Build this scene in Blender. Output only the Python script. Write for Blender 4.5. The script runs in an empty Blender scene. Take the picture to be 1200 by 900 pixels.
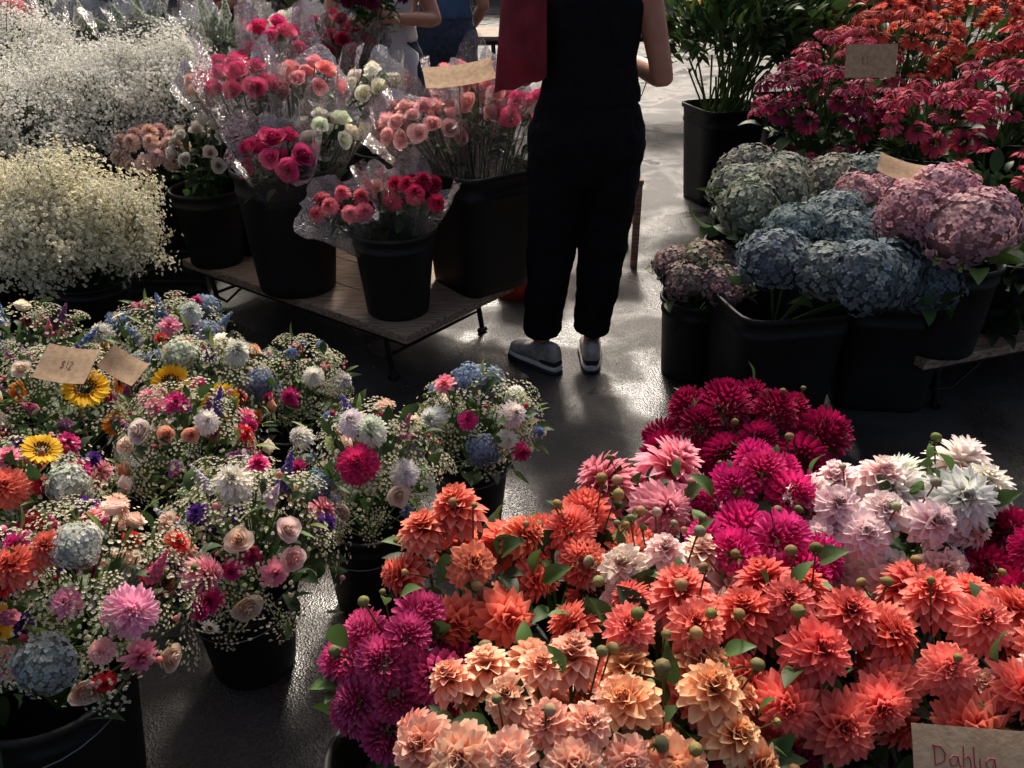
import bpy, math, numpy as np
from mathutils import Vector, Matrix
rng=np.random.default_rng(11)
sc=bpy.context.scene
A=np.array
def hexc(h):
    h=h.lstrip('#'); r=A([int(h[i:i+2],16)/255 for i in (0,2,4)])
    return np.where(r<=.04045,r/12.92,((r+.055)/1.055)**2.4)
def U(a,b,n=None): return rng.uniform(a,b,n)
# ------------------------------------------------------------ materials
def nmat(name):
    m=bpy.data.materials.new(name); m.use_nodes=True
    nt=m.node_tree; nt.nodes.clear()
    out=nt.nodes.new('ShaderNodeOutputMaterial')
    return m,nt,out
def N(nt,t,**k):
    n=nt.nodes.new(t)
    for a,b in k.items(): setattr(n,a,b)
    return n
def petal_mat(name,rough=.6,trans=.3,spec=.25):
    m,nt,out=nmat(name); L=nt.links.new
    at=N(nt,'ShaderNodeAttribute',attribute_name='Col')
    p=N(nt,'ShaderNodeBsdfPrincipled'); p.inputs['Roughness'].default_value=rough; p.inputs['Specular IOR Level'].default_value=spec
    L(at.outputs['Color'],p.inputs['Base Color'])
    tr=N(nt,'ShaderNodeBsdfTranslucent'); L(at.outputs['Color'],tr.inputs['Color'])
    ms=N(nt,'ShaderNodeMixShader'); ms.inputs[0].default_value=trans
    L(p.outputs[0],ms.inputs[1]); L(tr.outputs[0],ms.inputs[2]); L(ms.outputs[0],out.inputs[0])
    return m
def simple_mat(name,c1,c2=None,rough=.5,scale=20,bump=0,bscale=60,metal=0,spec=.5,r2=None,stretch=None):
    m,nt,out=nmat(name); L=nt.links.new
    if c2 is None: c2=A(c1)*.75
    tc=N(nt,'ShaderNodeTexCoord'); src=tc.outputs['Object']
    if stretch:
        mp=N(nt,'ShaderNodeMapping'); mp.inputs['Scale'].default_value=stretch; L(src,mp.inputs[0]); src=mp.outputs[0]
    nz=N(nt,'ShaderNodeTexNoise'); nz.inputs['Scale'].default_value=scale; nz.inputs['Detail'].default_value=6; L(src,nz.inputs['Vector'])
    cr=N(nt,'ShaderNodeValToRGB'); cr.color_ramp.elements[0].position=.35; cr.color_ramp.elements[1].position=.65
    cr.color_ramp.elements[0].color=(*c2,1); cr.color_ramp.elements[1].color=(*c1,1)
    L(nz.outputs['Fac'],cr.inputs[0])
    p=N(nt,'ShaderNodeBsdfPrincipled'); p.inputs['Roughness'].default_value=rough; p.inputs['Metallic'].default_value=metal; p.inputs['Specular IOR Level'].default_value=spec
    L(cr.outputs[0],p.inputs['Base Color'])
    if r2 is not None:
        mr=N(nt,'ShaderNodeMapRange'); mr.inputs['To Min'].default_value=rough; mr.inputs['To Max'].default_value=r2; L(nz.outputs['Fac'],mr.inputs['Value']); L(mr.outputs[0],p.inputs['Roughness'])
    if bump:
        n2=N(nt,'ShaderNodeTexNoise'); n2.inputs['Scale'].default_value=bscale; n2.inputs['Detail'].default_value=5; L(src,n2.inputs['Vector'])
        b=N(nt,'ShaderNodeBump'); b.inputs['Strength'].default_value=bump; b.inputs['Distance'].default_value=.01; L(n2.outputs['Fac'],b.inputs['Height']); L(b.outputs[0],p.inputs['Normal'])
    L(p.outputs[0],out.inputs[0]); return m
M_PET=petal_mat('petal',.65,.36,.2); M_LEAF=petal_mat('leaf',.55,.25,.3)
M_BUCK=simple_mat('black_plastic',(.013,.0125,.012),(.006,.006,.006),.42,7,.08,60,r2=.75,spec=.3)
M_KRAFT=simple_mat('kraft_card',hexc('#c4a888'),hexc('#b09070'),.85,60,.1,200,spec=.15)
M_INK=simple_mat('red_ink',hexc('#a83040'),None,.6)
M_INK2=simple_mat('brown_ink',hexc('#6a4a34'),None,.6)
M_WIRE=simple_mat('steel_wire',(.25,.25,.26),None,.35,metal=1)
M_WOOD=simple_mat('weathered_board',hexc('#a8907a'),hexc('#64503f'),.7,9,.3,40,stretch=(1,12,12))
M_IRON=simple_mat('dark_iron',(.03,.03,.033),(.015,.013,.012),.5,metal=.6)
M_CLOTHB=simple_mat('black_linen',(.0075,.0075,.0085),(.0045,.0045,.005),.95,30,.35,260,spec=.1)
M_TOPB=simple_mat('black_jersey',(.009,.0095,.0115),(.006,.006,.007),.95,30,.2,400,spec=.1)
M_RED=simple_mat('red_canvas',hexc('#861426'),hexc('#5e0c18'),.8,10,.35,300)
M_ORG=simple_mat('red_orange_cloth',hexc('#b83820'),hexc('#8c1c1c'),.8,22,.25,120)
M_WHITE=simple_mat('white_cotton',(.62,.61,.59),(.5,.49,.48),.9,6,.25,60)
M_BLUE=simple_mat('blue_cotton',hexc('#3c5474'),hexc('#2c405c'),.9,6,.25,60)
M_PINKC=simple_mat('pink_cotton',hexc('#b0404a'),None,.9,6,.2,60)
M_SKIN=simple_mat('skin',hexc('#b07c62'),hexc('#a06c54'),.5,14,.05,120)
M_HAIR=simple_mat('hair',(.03,.018,.012),(.012,.008,.006),.45,8,.6,70,stretch=(8,8,1))
M_SHOE=simple_mat('shoe_upper',hexc('#b4afa8'),hexc('#7f7a74'),.6,25,.2,200)
M_SOLE=simple_mat('shoe_midsole',(.6,.59,.57),None,.6)
M_RUB=simple_mat('rubber',(.012,.012,.012),None,.6)
M_DENIM=simple_mat('denim',hexc('#2c3648'),hexc('#1e2534'),.9,30,.2,200)
def cello_mat():
    m,nt,out=nmat('cellophane'); L=nt.links.new
    tr=N(nt,'ShaderNodeBsdfTransparent'); tr.inputs[0].default_value=(.96,.96,.96,1)
    gl=N(nt,'ShaderNodeBsdfGlossy'); gl.inputs['Roughness'].default_value=.14; gl.inputs['Color'].default_value=(.95,.94,.93,1)
    fr=N(nt,'ShaderNodeFresnel'); fr.inputs[0].default_value=1.5
    nz=N(nt,'ShaderNodeTexNoise'); nz.inputs['Scale'].default_value=22; nz.inputs['Detail'].default_value=3; nz.inputs['Distortion'].default_value=2
    b=N(nt,'ShaderNodeBump'); b.inputs['Strength'].default_value=1; b.inputs['Distance'].default_value=.03
    L(nz.outputs['Fac'],b.inputs['Height']); L(b.outputs[0],fr.inputs['Normal']); L(b.outputs[0],gl.inputs['Normal'])
    mu=N(nt,'ShaderNodeMath',operation='MULTIPLY_ADD',use_clamp=True); mu.inputs[1].default_value=1.15; mu.inputs[2].default_value=.01; L(fr.outputs[0],mu.inputs[0])
    ms=N(nt,'ShaderNodeMixShader'); L(mu.outputs[0],ms.inputs[0]); L(tr.outputs[0],ms.inputs[1]); L(gl.outputs[0],ms.inputs[2]); L(ms.outputs[0],out.inputs[0])
    return m
M_CELLO=cello_mat()
# ------------------------------------------------------------ templates
class T:
    def __init__(s,v,f,w): s.v=A(v,float); s.f=A(f,int); s.w=A(w,float)
def gridf(a,b):
    i=np.arange(a)[:,None]*(b+1)+np.arange(b)[None]
    i=i.ravel(); return np.stack([i,i+1,i+b+2,i+b+1],1)
PROF=([0,.25,.6,.85,1],[.35,.75,1,.72,.1])
PROFR=([0,.3,.65,.88,1],[.4,.8,1,.72,.14])
def petal(Lh,W,nl=4,nw=2,curl=(0,0),cup=.4,prof=PROF,ctr=0,wav=0):
    t=np.linspace(0,1,nl+1); tm=(t[1:]+t[:-1])/2
    a=curl[0]+curl[1]*tm
    y=np.r_[0,np.cumsum(np.cos(a))]*Lh/nl; z=np.r_[0,np.cumsum(np.sin(a))]*Lh/nl
    w=W*np.interp(t,*prof); x=np.linspace(-1,1,nw+1)
    X=w[:,None]*x[None]; Z=z[:,None]+cup*w[:,None]*(x[None]**2)+wav*W*np.sin(t*9)[:,None]*x[None]
    Y=np.repeat(y[:,None],nw+1,1)
    v=np.stack([X,Y,Z],2).reshape(-1,3); tt=np.repeat(t,nw+1)
    wt=np.stack([1-tt,tt,0*tt],1); return T(v,gridf(nl,nw),wt)
def merge(parts):
    vs=[];fs=[];ws=[];n=0
    for t,R,o,s in parts:
        vs.append(t.v@A(R).T+A(o)); fs.append(t.f+n); ws.append(t.w*s); n+=len(t.v)
    return T(np.concatenate(vs),np.concatenate(fs),np.concatenate(ws))
def pdir(az,el,roll=0):
    y=A([math.cos(el)*math.cos(az),math.cos(el)*math.sin(az),math.sin(el)])
    z=A([-math.sin(el)*math.cos(az),-math.sin(el)*math.sin(az),math.cos(el)])
    x=np.cross(y,z)
    if roll: x,z=x*math.cos(roll)+z*math.sin(roll),z*math.cos(roll)-x*math.sin(roll)
    return np.stack([x,y,z],1)
def frames(n,spin=None):
    n=np.atleast_2d(n); n=n/np.linalg.norm(n,axis=1,keepdims=True); K=len(n)
    if spin is None: spin=U(0,6.283,K)
    ref=np.where(np.abs(n[:,2:3])>.9,A([[1.,0,0]]),A([[0,0,1.]]))
    x=np.cross(ref,n); x/=np.linalg.norm(x,axis=1,keepdims=True); y=np.cross(n,x)
    c=np.cos(spin)[:,None]; s=np.sin(spin)[:,None]
    return np.stack([x*c+y*s,y*c-x*s,n],2)
GA=2.399963
def dahlia(n=130,eo=-.65,ei=1.45,W=.185,Lo=1.0,Li=.34,curl=(.28,-.62),cup=.4,prof=PROFR,root=.38,nl=4,jit=.1,pw=.82):
    P=[]
    for i in range(n):
        f=(i+.5)/n; az=i*GA+U(-.08,.08); el=ei+(eo-ei)*f**pw+U(-jit,jit)
        Lh=(Li+(Lo-Li)*f**.5)*U(.90,1.06); w=W*(.34+.66*f**.5)
        t=petal(Lh,w,nl,2,(curl[0]+.6*(1-f),curl[1]),cup+.4*(1-f),prof)
        if f<.08: t.w=np.stack([0*t.w[:,0],0*t.w[:,1],0*t.w[:,2]+1],1)
        P.append((t,pdir(az,el,U(-.18,.18)),(0,0,root*(1-f)),U(.86,1.1)))
    return merge(P)
def ball(n=115,W=.15):
    P=[]
    for i in range(n):
        f=(i+.5)/n; az=i*GA; el0=math.pi/2-f*2.3
        o=A([math.cos(el0)*math.cos(az),math.cos(el0)*math.sin(az),math.sin(el0)])*.5
        t=petal(.5*U(.9,1.1),W*(.5+.5*f),3,2,(.5,-.6),.8,([0,.4,.8,1],[.5,.9,1,.3]))
        P.append((t,pdir(az,el0+.15+U(-.1,.1)),o,U(.85,1.1)))
    return merge(P)
def rose(n=24,open_=1.):
    P=[]
    for i in range(n):
        f=(i+.5)/n; az=i*GA+U(-.2,.2); r=.07+.60*f**.85*open_; Hh=.82-.14*f; sp=1.3-.45*f
        nu,nv=5,4; u=np.linspace(-1,1,nu+1); v=np.linspace(0,1,nv+1)
        V,Uu=np.meshgrid(v,u,indexing='ij')
        ve=V*(1-.25*Uu**2); ang=az+Uu*sp*(.6+.4*np.sqrt(V))
        rad=r*(.35+.65*np.sqrt(ve))+(.26*f*open_)*ve**3+.035*np.sin(Uu*5+i)*V
        z=Hh*ve-(.16*f*open_)*ve**5-.30*f
        vv=np.stack([rad*np.cos(ang),rad*np.sin(ang),z],2).reshape(-1,3)
        tt=V.ravel()**1.5; c=.55*(1-f); wt=np.stack([(1-tt)*(1-c),tt*(1-c),0*tt+c],1)
        P.append((T(vv,gridf(nv,nu),wt),np.eye(3),(0,0,0),U(.88,1.08)))
    return merge(P)
def disc(n=40,r=.3,h=.15,sz=.06,dome=1.0):
    P=[]
    for i in range(n):
        f=math.sqrt((i+.5)/n); az=i*GA; t=petal(sz*2.2,sz,1,1,(0,0),0,([0,1],[1,.5])); t.w=t.w*0+A([0,0,1])
        P.append((t,pdir(az,1.3-.6*f),(r*f*math.cos(az),r*f*math.sin(az),h*(1-dome*f*f)),U(.6,1.2)))
    return merge(P)
def daisy(n=18,el=.15,W=.16,cr=.3,rows=2,ch=.12,L0=1.,curl=(.2,-.5),prof=([0,.3,.7,1],[.5,.9,1,.4])):
    P=[(disc(50,cr,ch,.06),np.eye(3),(0,0,.02),1)]
    for k in range(rows):
        for i in range(n):
            az=(i+.5*k)*6.283/n+U(-.06,.06)
            P.append((petal((L0-cr*.7)*U(.9,1.05),W,4,2,curl,.25,prof),pdir(az,el+.15*k+U(-.1,.1),U(-.2,.2)),(cr*.7*math.cos(az),cr*.7*math.sin(az),.01*k),U(.85,1.1)))
    return merge(P)
def echin():
    P=[(disc(60,.34,.34,.05),np.eye(3),(0,0,0),1)]
    for i in range(16):
        az=i*6.283/16+U(-.08,.08)
        P.append((petal(.8*U(.9,1.1),.15,4,2,(0,-.7),.3,([0,.3,.8,1],[.5,.9,1,.5])),pdir(az,-.15+U(-.15,.15),U(-.2,.2)),(.26*math.cos(az),.26*math.sin(az),0),U(.8,1.1)))
    return merge(P)
def floret4(W=.5):
    P=[]
    for i in range(4):
        P.append((petal(1,W,2,2,(.15,-.5),.15,([0,.5,1],[.4,1,.6])),pdir(i*1.571+U(-.1,.1),.15,U(-.1,.1)),(0,0,0),U(.92,1.06)))
    return merge(P)
def sphere(a=8,b=6,flatten=1.):
    th=np.linspace(0.05,math.pi-.05,b+1); ph=np.linspace(0,2*math.pi,a+1)
    TH,PH=np.meshgrid(th,ph,indexing='ij'); v=np.stack([np.sin(TH)*np.cos(PH),np.sin(TH)*np.sin(PH),np.cos(TH)*flatten],2).reshape(-1,3)
    t=(v[:,2]+1)/2; return T(v,gridf(b,a)[:,::-1],np.stack([1-t,t,0*t],1))
def hydr(n=280,sz=.10):
    fl=[floret4() for _ in range(4)]; sp=sphere(12,8,.85); P=[(sp,np.eye(3)*.82,(0,0,0),.5)]; lu=U(0,6.28,4)
    for i in range(n):
        z=1-(i+.5)/n*1.6; az=i*GA; r=math.sqrt(max(0,1-z*z)); d=A([r*math.cos(az),r*math.sin(az),z])+rng.normal(0,.05,3); d/=np.linalg.norm(d)
        lump=1+.08*math.sin(4*az+lu[0])*r+.06*math.sin(6*z+3*az+lu[1])
        rr=.9*lump*U(.90,1.09); t=fl[i%4]; k=min(1,max(0,.35+.3*math.sin(2*az+lu[2]+3*z)+rng.normal(0,.2))); w=t.w; w=np.stack([w[:,0]*(1-k),w[:,1]*(1-k),(w[:,0]+w[:,1])*k],1)
        P.append((T(t.v*sz*U(.8,1.25),t.f,w),frames(d+rng.normal(0,.26,3))[0],d*rr*A([1,1,.85]),U(.72,1.14)))
    return merge(P)
def tuft(n=5):
    P=[]
    for i in range(n): P.append((petal(1,.5,1,1,(0,0),0,([0,1],[.5,1])),pdir(i*6.283/n+U(-.2,.2),U(.1,.7)),(0,0,0),U(.8,1.1)))
    return merge(P)
def umbel(n=34,flat=.35,sz=.085):
    P=[]; tf=[tuft(4),tuft(4)]
    for i in range(n):
        f=math.sqrt((i+.5)/n); az=i*GA+U(-.3,.3); 
        P.append((T(tf[i%2].v*sz*U(.8,1.3),tf[i%2].f,tf[i%2].w),frames(A([f*math.cos(az)*.5,f*math.sin(az)*.5,1]))[0],(f*math.cos(az),f*math.sin(az),flat*(1-f*f)+U(-.05,.05)),U(.75,1.1)))
        if i%3==0:
            t=petal(1.0,.012,1,1,(0,0),0,([0,1],[1,1])); e=A([f*math.cos(az),f*math.sin(az),flat*(1-f*f)]); 
            d=e-A([0,0,-.7]); l=np.linalg.norm(d); t=T(t.v*A([1,l,1]),t.f,t.w*0+A([0,0,1]))
            P.append((t,pdir(math.atan2(d[1],d[0]),math.asin(d[2]/l)),(0,0,-.7),1))
    return merge(P)
def spike(n=34):
    P=[]; fl=[daisy(5,.25,.4,.15,1,.05) for _ in range(2)]
    for i in range(n):
        f=i/n; az=i*GA; s=.2*(1-.75*f)*U(.85,1.1)
        t=fl[i%2]; t=T(t.v*s,t.f[:],t.w); d=A([math.cos(az),math.sin(az),.3+.8*f])
        P.append((t,frames(d)[0],(.13*(1-f)*math.cos(az),.13*(1-f)*math.sin(az),f*1.0),U(.75,1.15)))
    return merge(P)
def bud():
    P=[(sphere(8,5,.8),np.eye(3),(0,0,.2),1)]
    for i in range(7):
        t=petal(1.1,.30,3,2,(-.1,1.5),.3); P.append((t,pdir(i*.8976,.0),(0,0,-.5),.7))
    for i in range(5):
        t=petal(.9,.25,2,2,(0,-.6),.3); P.append((t,pdir(i*1.257+.3,-.2),(0,0,-.6),.6))
    return merge(P)
LEAFP=([0,.12,.4,.7,.9,1],[.08,.45,1,.75,.3,.03])
def leafc(n=1): return petal(1,.26,6,2,(.35,-1.0),.35,LEAFP,wav=.04)
def leafn(): return petal(1,.11,5,2,(.3,-.8),.3,LEAFP)
def tubeT(k=5):
    ph=np.linspace(0,2*math.pi,k+1); v=[];
    for z in (0,.5,1.):
        for p in ph: v.append((math.cos(p),math.sin(p),z))
    v=A(v); t=v[:,2]; return T(v,gridf(2,k),np.stack([1-t,t,0*t],1))
TUBE=tubeT()
TP={'dahlia':[dahlia() for _ in range(3)],
 'dahlia_open':[dahlia(105,-.65,1.4,.22,1,.36,(.22,-.65),.32) for _ in range(3)],
 'pink':[dahlia(150,-.9,1.45,.145,1.0,.4,(.3,-.8),.5,PROFR,root=.42,jit=.14) for _ in range(2)],
 'ball':[ball() for _ in range(3)],
 'blush':[dahlia(84,-.6,1.4,.25,1,.4,(.4,-.75),.45,prof=([0,.3,.65,.9,1],[.4,.85,1,.72,.25]),jit=.18) for _ in range(3)],
 'zinnia':[dahlia(60,-.25,1.3,.2,1,.2,(.1,-.4),.15,prof=([0,.3,.7,1],[.5,.9,1,.5]),root=.3,nl=3) for _ in range(2)],
 'rose':[rose() for _ in range(3)],'gerb':[daisy(24,.12,.11,.26,2) for _ in range(2)],
 'sunf':[daisy(20,.1,.14,.42,2,.1,1.,(.1,-.3),PROF) for _ in range(2)],'coneb':[daisy(13,-.2,.17,.38,1,.35,1.) for _ in range(2)],
 'echin':[echin() for _ in range(3)],'hydr':[hydr() for _ in range(3)],
 'umbel':[umbel() for _ in range(3)],'tuft':[tuft() for _ in range(3)],'spike':[spike() for _ in range(2)],
 'bud':[bud() for _ in range(2)],'leaf':[leafc()],'leafn':[leafn()],'tube':[TUBE],'sph':[sphere()]}
class MB:
    def __init__(s): s.v=[];s.f=[];s.c=[];s.m=[];s.n=0
    def add(s,key,R,O,cb,ct=None,cc=None,mat=0,jit=.1,hj=.03):
        R=A(R,float); O=A(O,float)
        if R.ndim==2: R=R[None]; O=O[None]
        K=len(R)
        if K==0: return
        full=lambda c: np.broadcast_to(A(c,float),(K,3))
        cb=full(cb); ct=cb if ct is None else full(ct); cc=cb if cc is None else full(cc)
        tl=TP[key] if isinstance(key,str) else [key]; pick=rng.integers(0,len(tl),K)
        for j,t in enumerate(tl):
            sel=np.where(pick==j)[0]
            if len(sel)==0: continue
            k=len(sel); v=np.einsum('kij,nj->kni',R[sel],t.v)+O[sel][:,None]
            C=np.stack([cb[sel],ct[sel],cc[sel]],1)
            c=np.einsum('nw,kwc->knc',t.w,C)*U(1-jit,1+jit,(k,1,1))*U(1-hj,1+hj,(k,1,3))
            f=t.f[None]+(s.n+np.arange(k)*len(t.v))[:,None,None]
            s.v.append(v.reshape(-1,3)); s.c.append(np.clip(c.reshape(-1,3),0,1)); f=f.reshape(-1,4); s.f.append(f); s.m.append(np.full(len(f),mat)); s.n+=k*len(t.v)
    def stems(s,a,b,r,col,mat=1):
        a=A(a,float).reshape(-1,3); b=A(b,float).reshape(-1,3); d=b-a; L=np.linalg.norm(d,axis=1); F=frames(d); r=np.broadcast_to(r,L.shape)
        F=F*np.stack([r,r,L],1)[:,None,:]; s.add('tube',F,a,col,mat=mat)
    def obj(s,name,parent=None,smooth=True):
        v=np.concatenate(s.v); f=np.concatenate(s.f); c=np.concatenate(s.c); m=np.concatenate(s.m)
        me=bpy.data.meshes.new(name); me.vertices.add(len(v)); me.vertices.foreach_set('co',v.ravel().astype(np.float32))
        me.loops.add(f.size); me.loops.foreach_set('vertex_index',f.ravel().astype(np.int32))
        me.polygons.add(len(f)); me.polygons.foreach_set('loop_start',(np.arange(len(f))*4).astype(np.int32))
        me.polygons.foreach_set('material_index',m.astype(np.int32)); me.update(calc_edges=True)
        me.polygons.foreach_set('use_smooth',np.full(len(f),smooth))
        at=me.color_attributes.new('Col','FLOAT_COLOR','POINT'); at.data.foreach_set('color',np.c_[c,np.ones(len(c))].ravel().astype(np.float32))
        for x in (M_PET,M_LEAF): me.materials.append(x)
        me.update(); o=bpy.data.objects.new(name,me); sc.collection.objects.link(o)
        if parent: o.parent=parent
        return o
def empty(name):
    e=bpy.data.objects.new(name,None); sc.collection.objects.link(e); e.empty_display_size=.1; return e
def pobj(name,v,f,mat,parent=None,smooth=True):
    me=bpy.data.meshes.new(name); me.from_pydata([tuple(x) for x in v],[],[tuple(int(i) for i in q) for q in f])
    me.materials.append(mat)
    me.polygons.foreach_set('use_smooth',[smooth]*len(me.polygons)); me.update()
    o=bpy.data.objects.new(name,me); sc.collection.objects.link(o)
    if parent: o.parent=parent
    return o
def lathe(name,prof,loc,mat,parent=None,n=32,p=None,rot=0):
    ph=np.arange(n)/n*2*math.pi; v=[]
    k=np.ones(n) if p is None else 1/((np.abs(np.cos(ph))**p+np.abs(np.sin(ph))**p)**(1/p))
    for r,z in prof:
        for a,kk in zip(ph,k): v.append((loc[0]+r*kk*math.cos(a+rot),loc[1]+r*kk*math.sin(a+rot),loc[2]+z))
    f=[(i*n+j,i*n+(j+1)%n,(i+1)*n+(j+1)%n,(i+1)*n+j) for i in range(len(prof)-1) for j in range(n)]
    return pobj(name,v,f,mat,parent)
def curve(name,pts,r,mat,parent=None,cyc=False):
    cu=bpy.data.curves.new(name,'CURVE'); cu.dimensions='3D'; cu.bevel_depth=r; cu.bevel_resolution=2
    sp=cu.splines.new('POLY'); sp.points.add(len(pts)-1)
    for q,p_ in zip(sp.points,pts): q.co=(*p_,1)
    sp.use_cyclic_u=cyc; cu.materials.append(mat); o=bpy.data.objects.new(name,cu); sc.collection.objects.link(o)
    if parent: o.parent=parent
    return o
def bucket(x,y,z,h,r1,parent,taper=.76,sq=None,rot=0,handle=True):
    r0=r1*taper; R=lambda f:r0+(r1-r0)*f
    pr=[(.001,0),(r0*.96,0),(r0,.006),(R(.08),h*.08),(R(.80),h*.80),(R(.80)+.004,h*.81),(R(.84)+.004,h*.84),(R(.85),h*.85),(R(.95),h*.95),(r1+.008,h*.955),(r1+.009,h*.99),(r1+.006,h),(r1-.001,h),(r1-.004,h*.95),(r0*.97,.03),(.001,.03)]
    lathe('bucket',pr,(x,y,z),M_BUCK,parent,40,sq,rot)
    if handle and not sq:
        a=U(-.5,.5); pts=[]
        for i in range(17):
            t=math.pi*i/16; px=(r1+.012)*math.cos(t); py=-(r1+.014)*math.sin(t)
            pts.append((x+px*math.cos(a)-py*math.sin(a),y+px*math.sin(a)+py*math.cos(a),z+h*.93-.05*math.sin(t)))
        curve('handle',pts,.0018,M_WIRE,parent)
def dome(n,c,R,dmin,zmin=-.25,tries=60):
    P=[];Nn=[];c=A(c);R=A(R)
    for i in range(n):
        for k in range(tries):
            d=rng.normal(0,1,3); d/=np.linalg.norm(d)
            if d[2]<zmin: continue
            p=c+R*d
            if all(np.linalg.norm(p-q)>dmin for q in P): P.append(p); q=d/R; Nn.append(q/np.linalg.norm(q)); break
    return A(P).reshape(-1,3),A(Nn).reshape(-1,3)
G1=hexc('#45602f'); G2=hexc('#5c763a'); GD=hexc('#263820'); GY=hexc('#80904c'); GL=hexc('#56793f')
def leaves(mb,c,R,n,size,key='leaf',shell=(.55,1.0),col=(GD,G1),up=.3,zmin=-.6):
    d=rng.normal(0,1,(n*2,3)); d/=np.linalg.norm(d,axis=1,keepdims=True); d=d[d[:,2]>zmin][:n]; n=len(d)
    p=A(c)+A(R)*d*U(shell[0],shell[1],(n,1))
    y=d+rng.normal(0,.5,(n,3))+A([0,0,up]); y/=np.linalg.norm(y,axis=1,keepdims=True)
    zz=A([0,0,1])+rng.normal(0,.5,(n,3)); x=np.cross(y,zz); x/=np.linalg.norm(x,axis=1,keepdims=True); z=np.cross(x,y)
    F=np.stack([x,y,z],2)*(size*U(.6,1.25,n))[:,None,None]; k=U(0,1,(n,1))
    mb.add(key,F,p,A(col[0])*(1-k)+A(col[1])*k,mat=1,jit=.2)
def dahlias(name,base,c,R,n,size,kind,cb,ct,cc,h=.3,r1=.12,buds=5,lv=26,dm=1.22,tilt=.45,bz=0,budh=.05,zmin=-.3):
    e=empty(name); bucket(base[0],base[1],bz,h,r1,e); mb=MB(); c=A(c)
    P,Nn=dome(n,c,R,dm*size,zmin); K=len(P); P=P+rng.normal(0,.006,P.shape)
    nn=Nn+A([0,-.25,.45])+rng.normal(0,tilt*.5,(K,3)); F=frames(nn); s=size*U(.78,1.12,K)
    k=U(0,1,(K,1))**2*.45; pale=ct*1.25+(1-ct)*.10*float(np.mean(ct)>.3)
    mb.add(kind,F*(s[:,None]*U(.92,1.08,(K,3)))[:,None,:],P,cb,ct*(1-k)+pale*k,cc,jit=.12,hj=.06)
    a=A([base[0],base[1],bz+h*.5])+rng.normal(0,r1*.25,(K,3))*A([1,1,0])
    mb.stems(a,P-F[:,:,2]*s[:,None]*.1,.0032,G2)
    leaves(mb,c-A([0,0,.03]),A(R)*1.0,lv,.07,shell=(.3,1.15))
    leaves(mb,c,A(R)*1.1,5,.06,shell=(.95,1.15),col=(G1,GL),up=.5,zmin=0)
    leaves(mb,(base[0],base[1],bz+h+.03),(r1*.9,r1*.9,.08),14,.08,shell=(.3,1.0))
    if buds:
        P,Nn=dome(int(buds*1.5),c,A(R)*1.08,.03,.0); b=P+Nn*A([.5,.5,1])*U(.2,1,(len(P),1))*budh+A([0,0,.03]); d=Nn+A([0,0,.6])+rng.normal(0,.5,Nn.shape)
        F=frames(d); s=U(.006,.0125,len(P)); kk=U(0,1,(len(P),1)); mb.add('bud',F*s[:,None,None],b,hexc('#626c38'),hexc('#86884e')*(1-kk*.5)+ct*kk*.5,jit=.2,hj=.12); mb.stems(P-Nn*.05,b-F[:,:,2]*.005,.0017,hexc('#6a4c34'))
    mb.obj('blooms',parent=e); return e
def foc(mb,kind,P,Nn,size,cb,ct,cc,tilt=.25):
    F=frames(Nn+rng.normal(0,tilt,Nn.shape)+A([0,-.1,.15])); s=size*U(.82,1.15,len(P)); mb.add(kind,F*s[:,None,None],P,cb,ct,cc,hj=.06)
H=hexc
FL={ # kind,size,base,tip,centre
 'hotdahl':('dahlia',.046,H('#c8185c'),H('#e43c78'),H('#7a0830')),'corald':('dahlia',.040,H('#e0604e'),H('#f48c76'),H('#c04838')),
 'creamrose':('rose',.033,H('#f2e0ce'),H('#f8eee4'),H('#ecd0b4')),'blushrose':('rose',.035,H('#f4d0c0'),H('#f8e4da'),H('#ecb8a0')),
 'whitemum':('pink',.038,H('#ecebde'),H('#f6f4ec'),H('#dce0b4')),'bluehyd':('hydr',.046,H('#8c9cb8'),H('#aab8cc'),H('#7c8ea8')),
 'pinkz':('zinnia',.033,H('#e06c8c'),H('#f4a8ba'),H('#cc4c6c')),'greenhyd':('hydr',.046,H('#a0aca0'),H('#bcc4b4'),H('#92a0a8')),
 'purple':('zinnia',.026,H('#4a2470'),H('#643a94'),H('#30184a')),'magz':('zinnia',.029,H('#bc1c6c'),H('#dc4088'),H('#7e1040')),
 'orange':('gerb',.034,H('#e8701c'),H('#f49a38'),H('#4a2410')),'yellow':('sunf',.050,H('#f0b010'),H('#fad030'),H('#4a2c10')),
 'peachr':('rose',.028,H('#f0a484'),H('#f6c4a8'),H('#e08c68')),'pinkc':('pink',.052,H('#e47c9c'),H('#f6bccc'),H('#e8c090')),
 'peachz':('dahlia',.032,H('#f0b09c'),H('#f8d4c4'),H('#d88c70')),
 'daisyw':('coneb',.020,H('#eceade'),H('#f4f2ea'),H('#d8a820')),
 'redz':('zinnia',.026,H('#c82434'),H('#e04048'),H('#601010')),'whitehyd':('hydr',.043,H('#d0d0c6'),H('#e2e0d4'),H('#b8c0a8')),
 'blueth':('ball',.017,H('#6880ac'),H('#90a4c4'),H('#485c88')),'burg':('zinnia',.024,H('#781a3e'),H('#9c2854'),H('#30081a')),
 'snap':('spike',.065,H('#d04c80'),H('#e890ac'),H('#f0d890')),'larkp':('spike',.075,H('#644a9c'),H('#8068b4'),H('#e0d8e8')),
 'larkb':('spike',.075,H('#7890b8'),H('#9cb0cc'),H('#e8e8f0')),'larkw':('spike',.065,H('#dccce0'),H('#eee4ec'),H('#e8d8b0')),'larkm':('spike',.065,H('#8a4c80'),H('#a46c9c'),H('#d8b0c8'))}
UMBC=(H('#d0cba4'),H('#e8e4cc'),H('#748242'))
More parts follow.
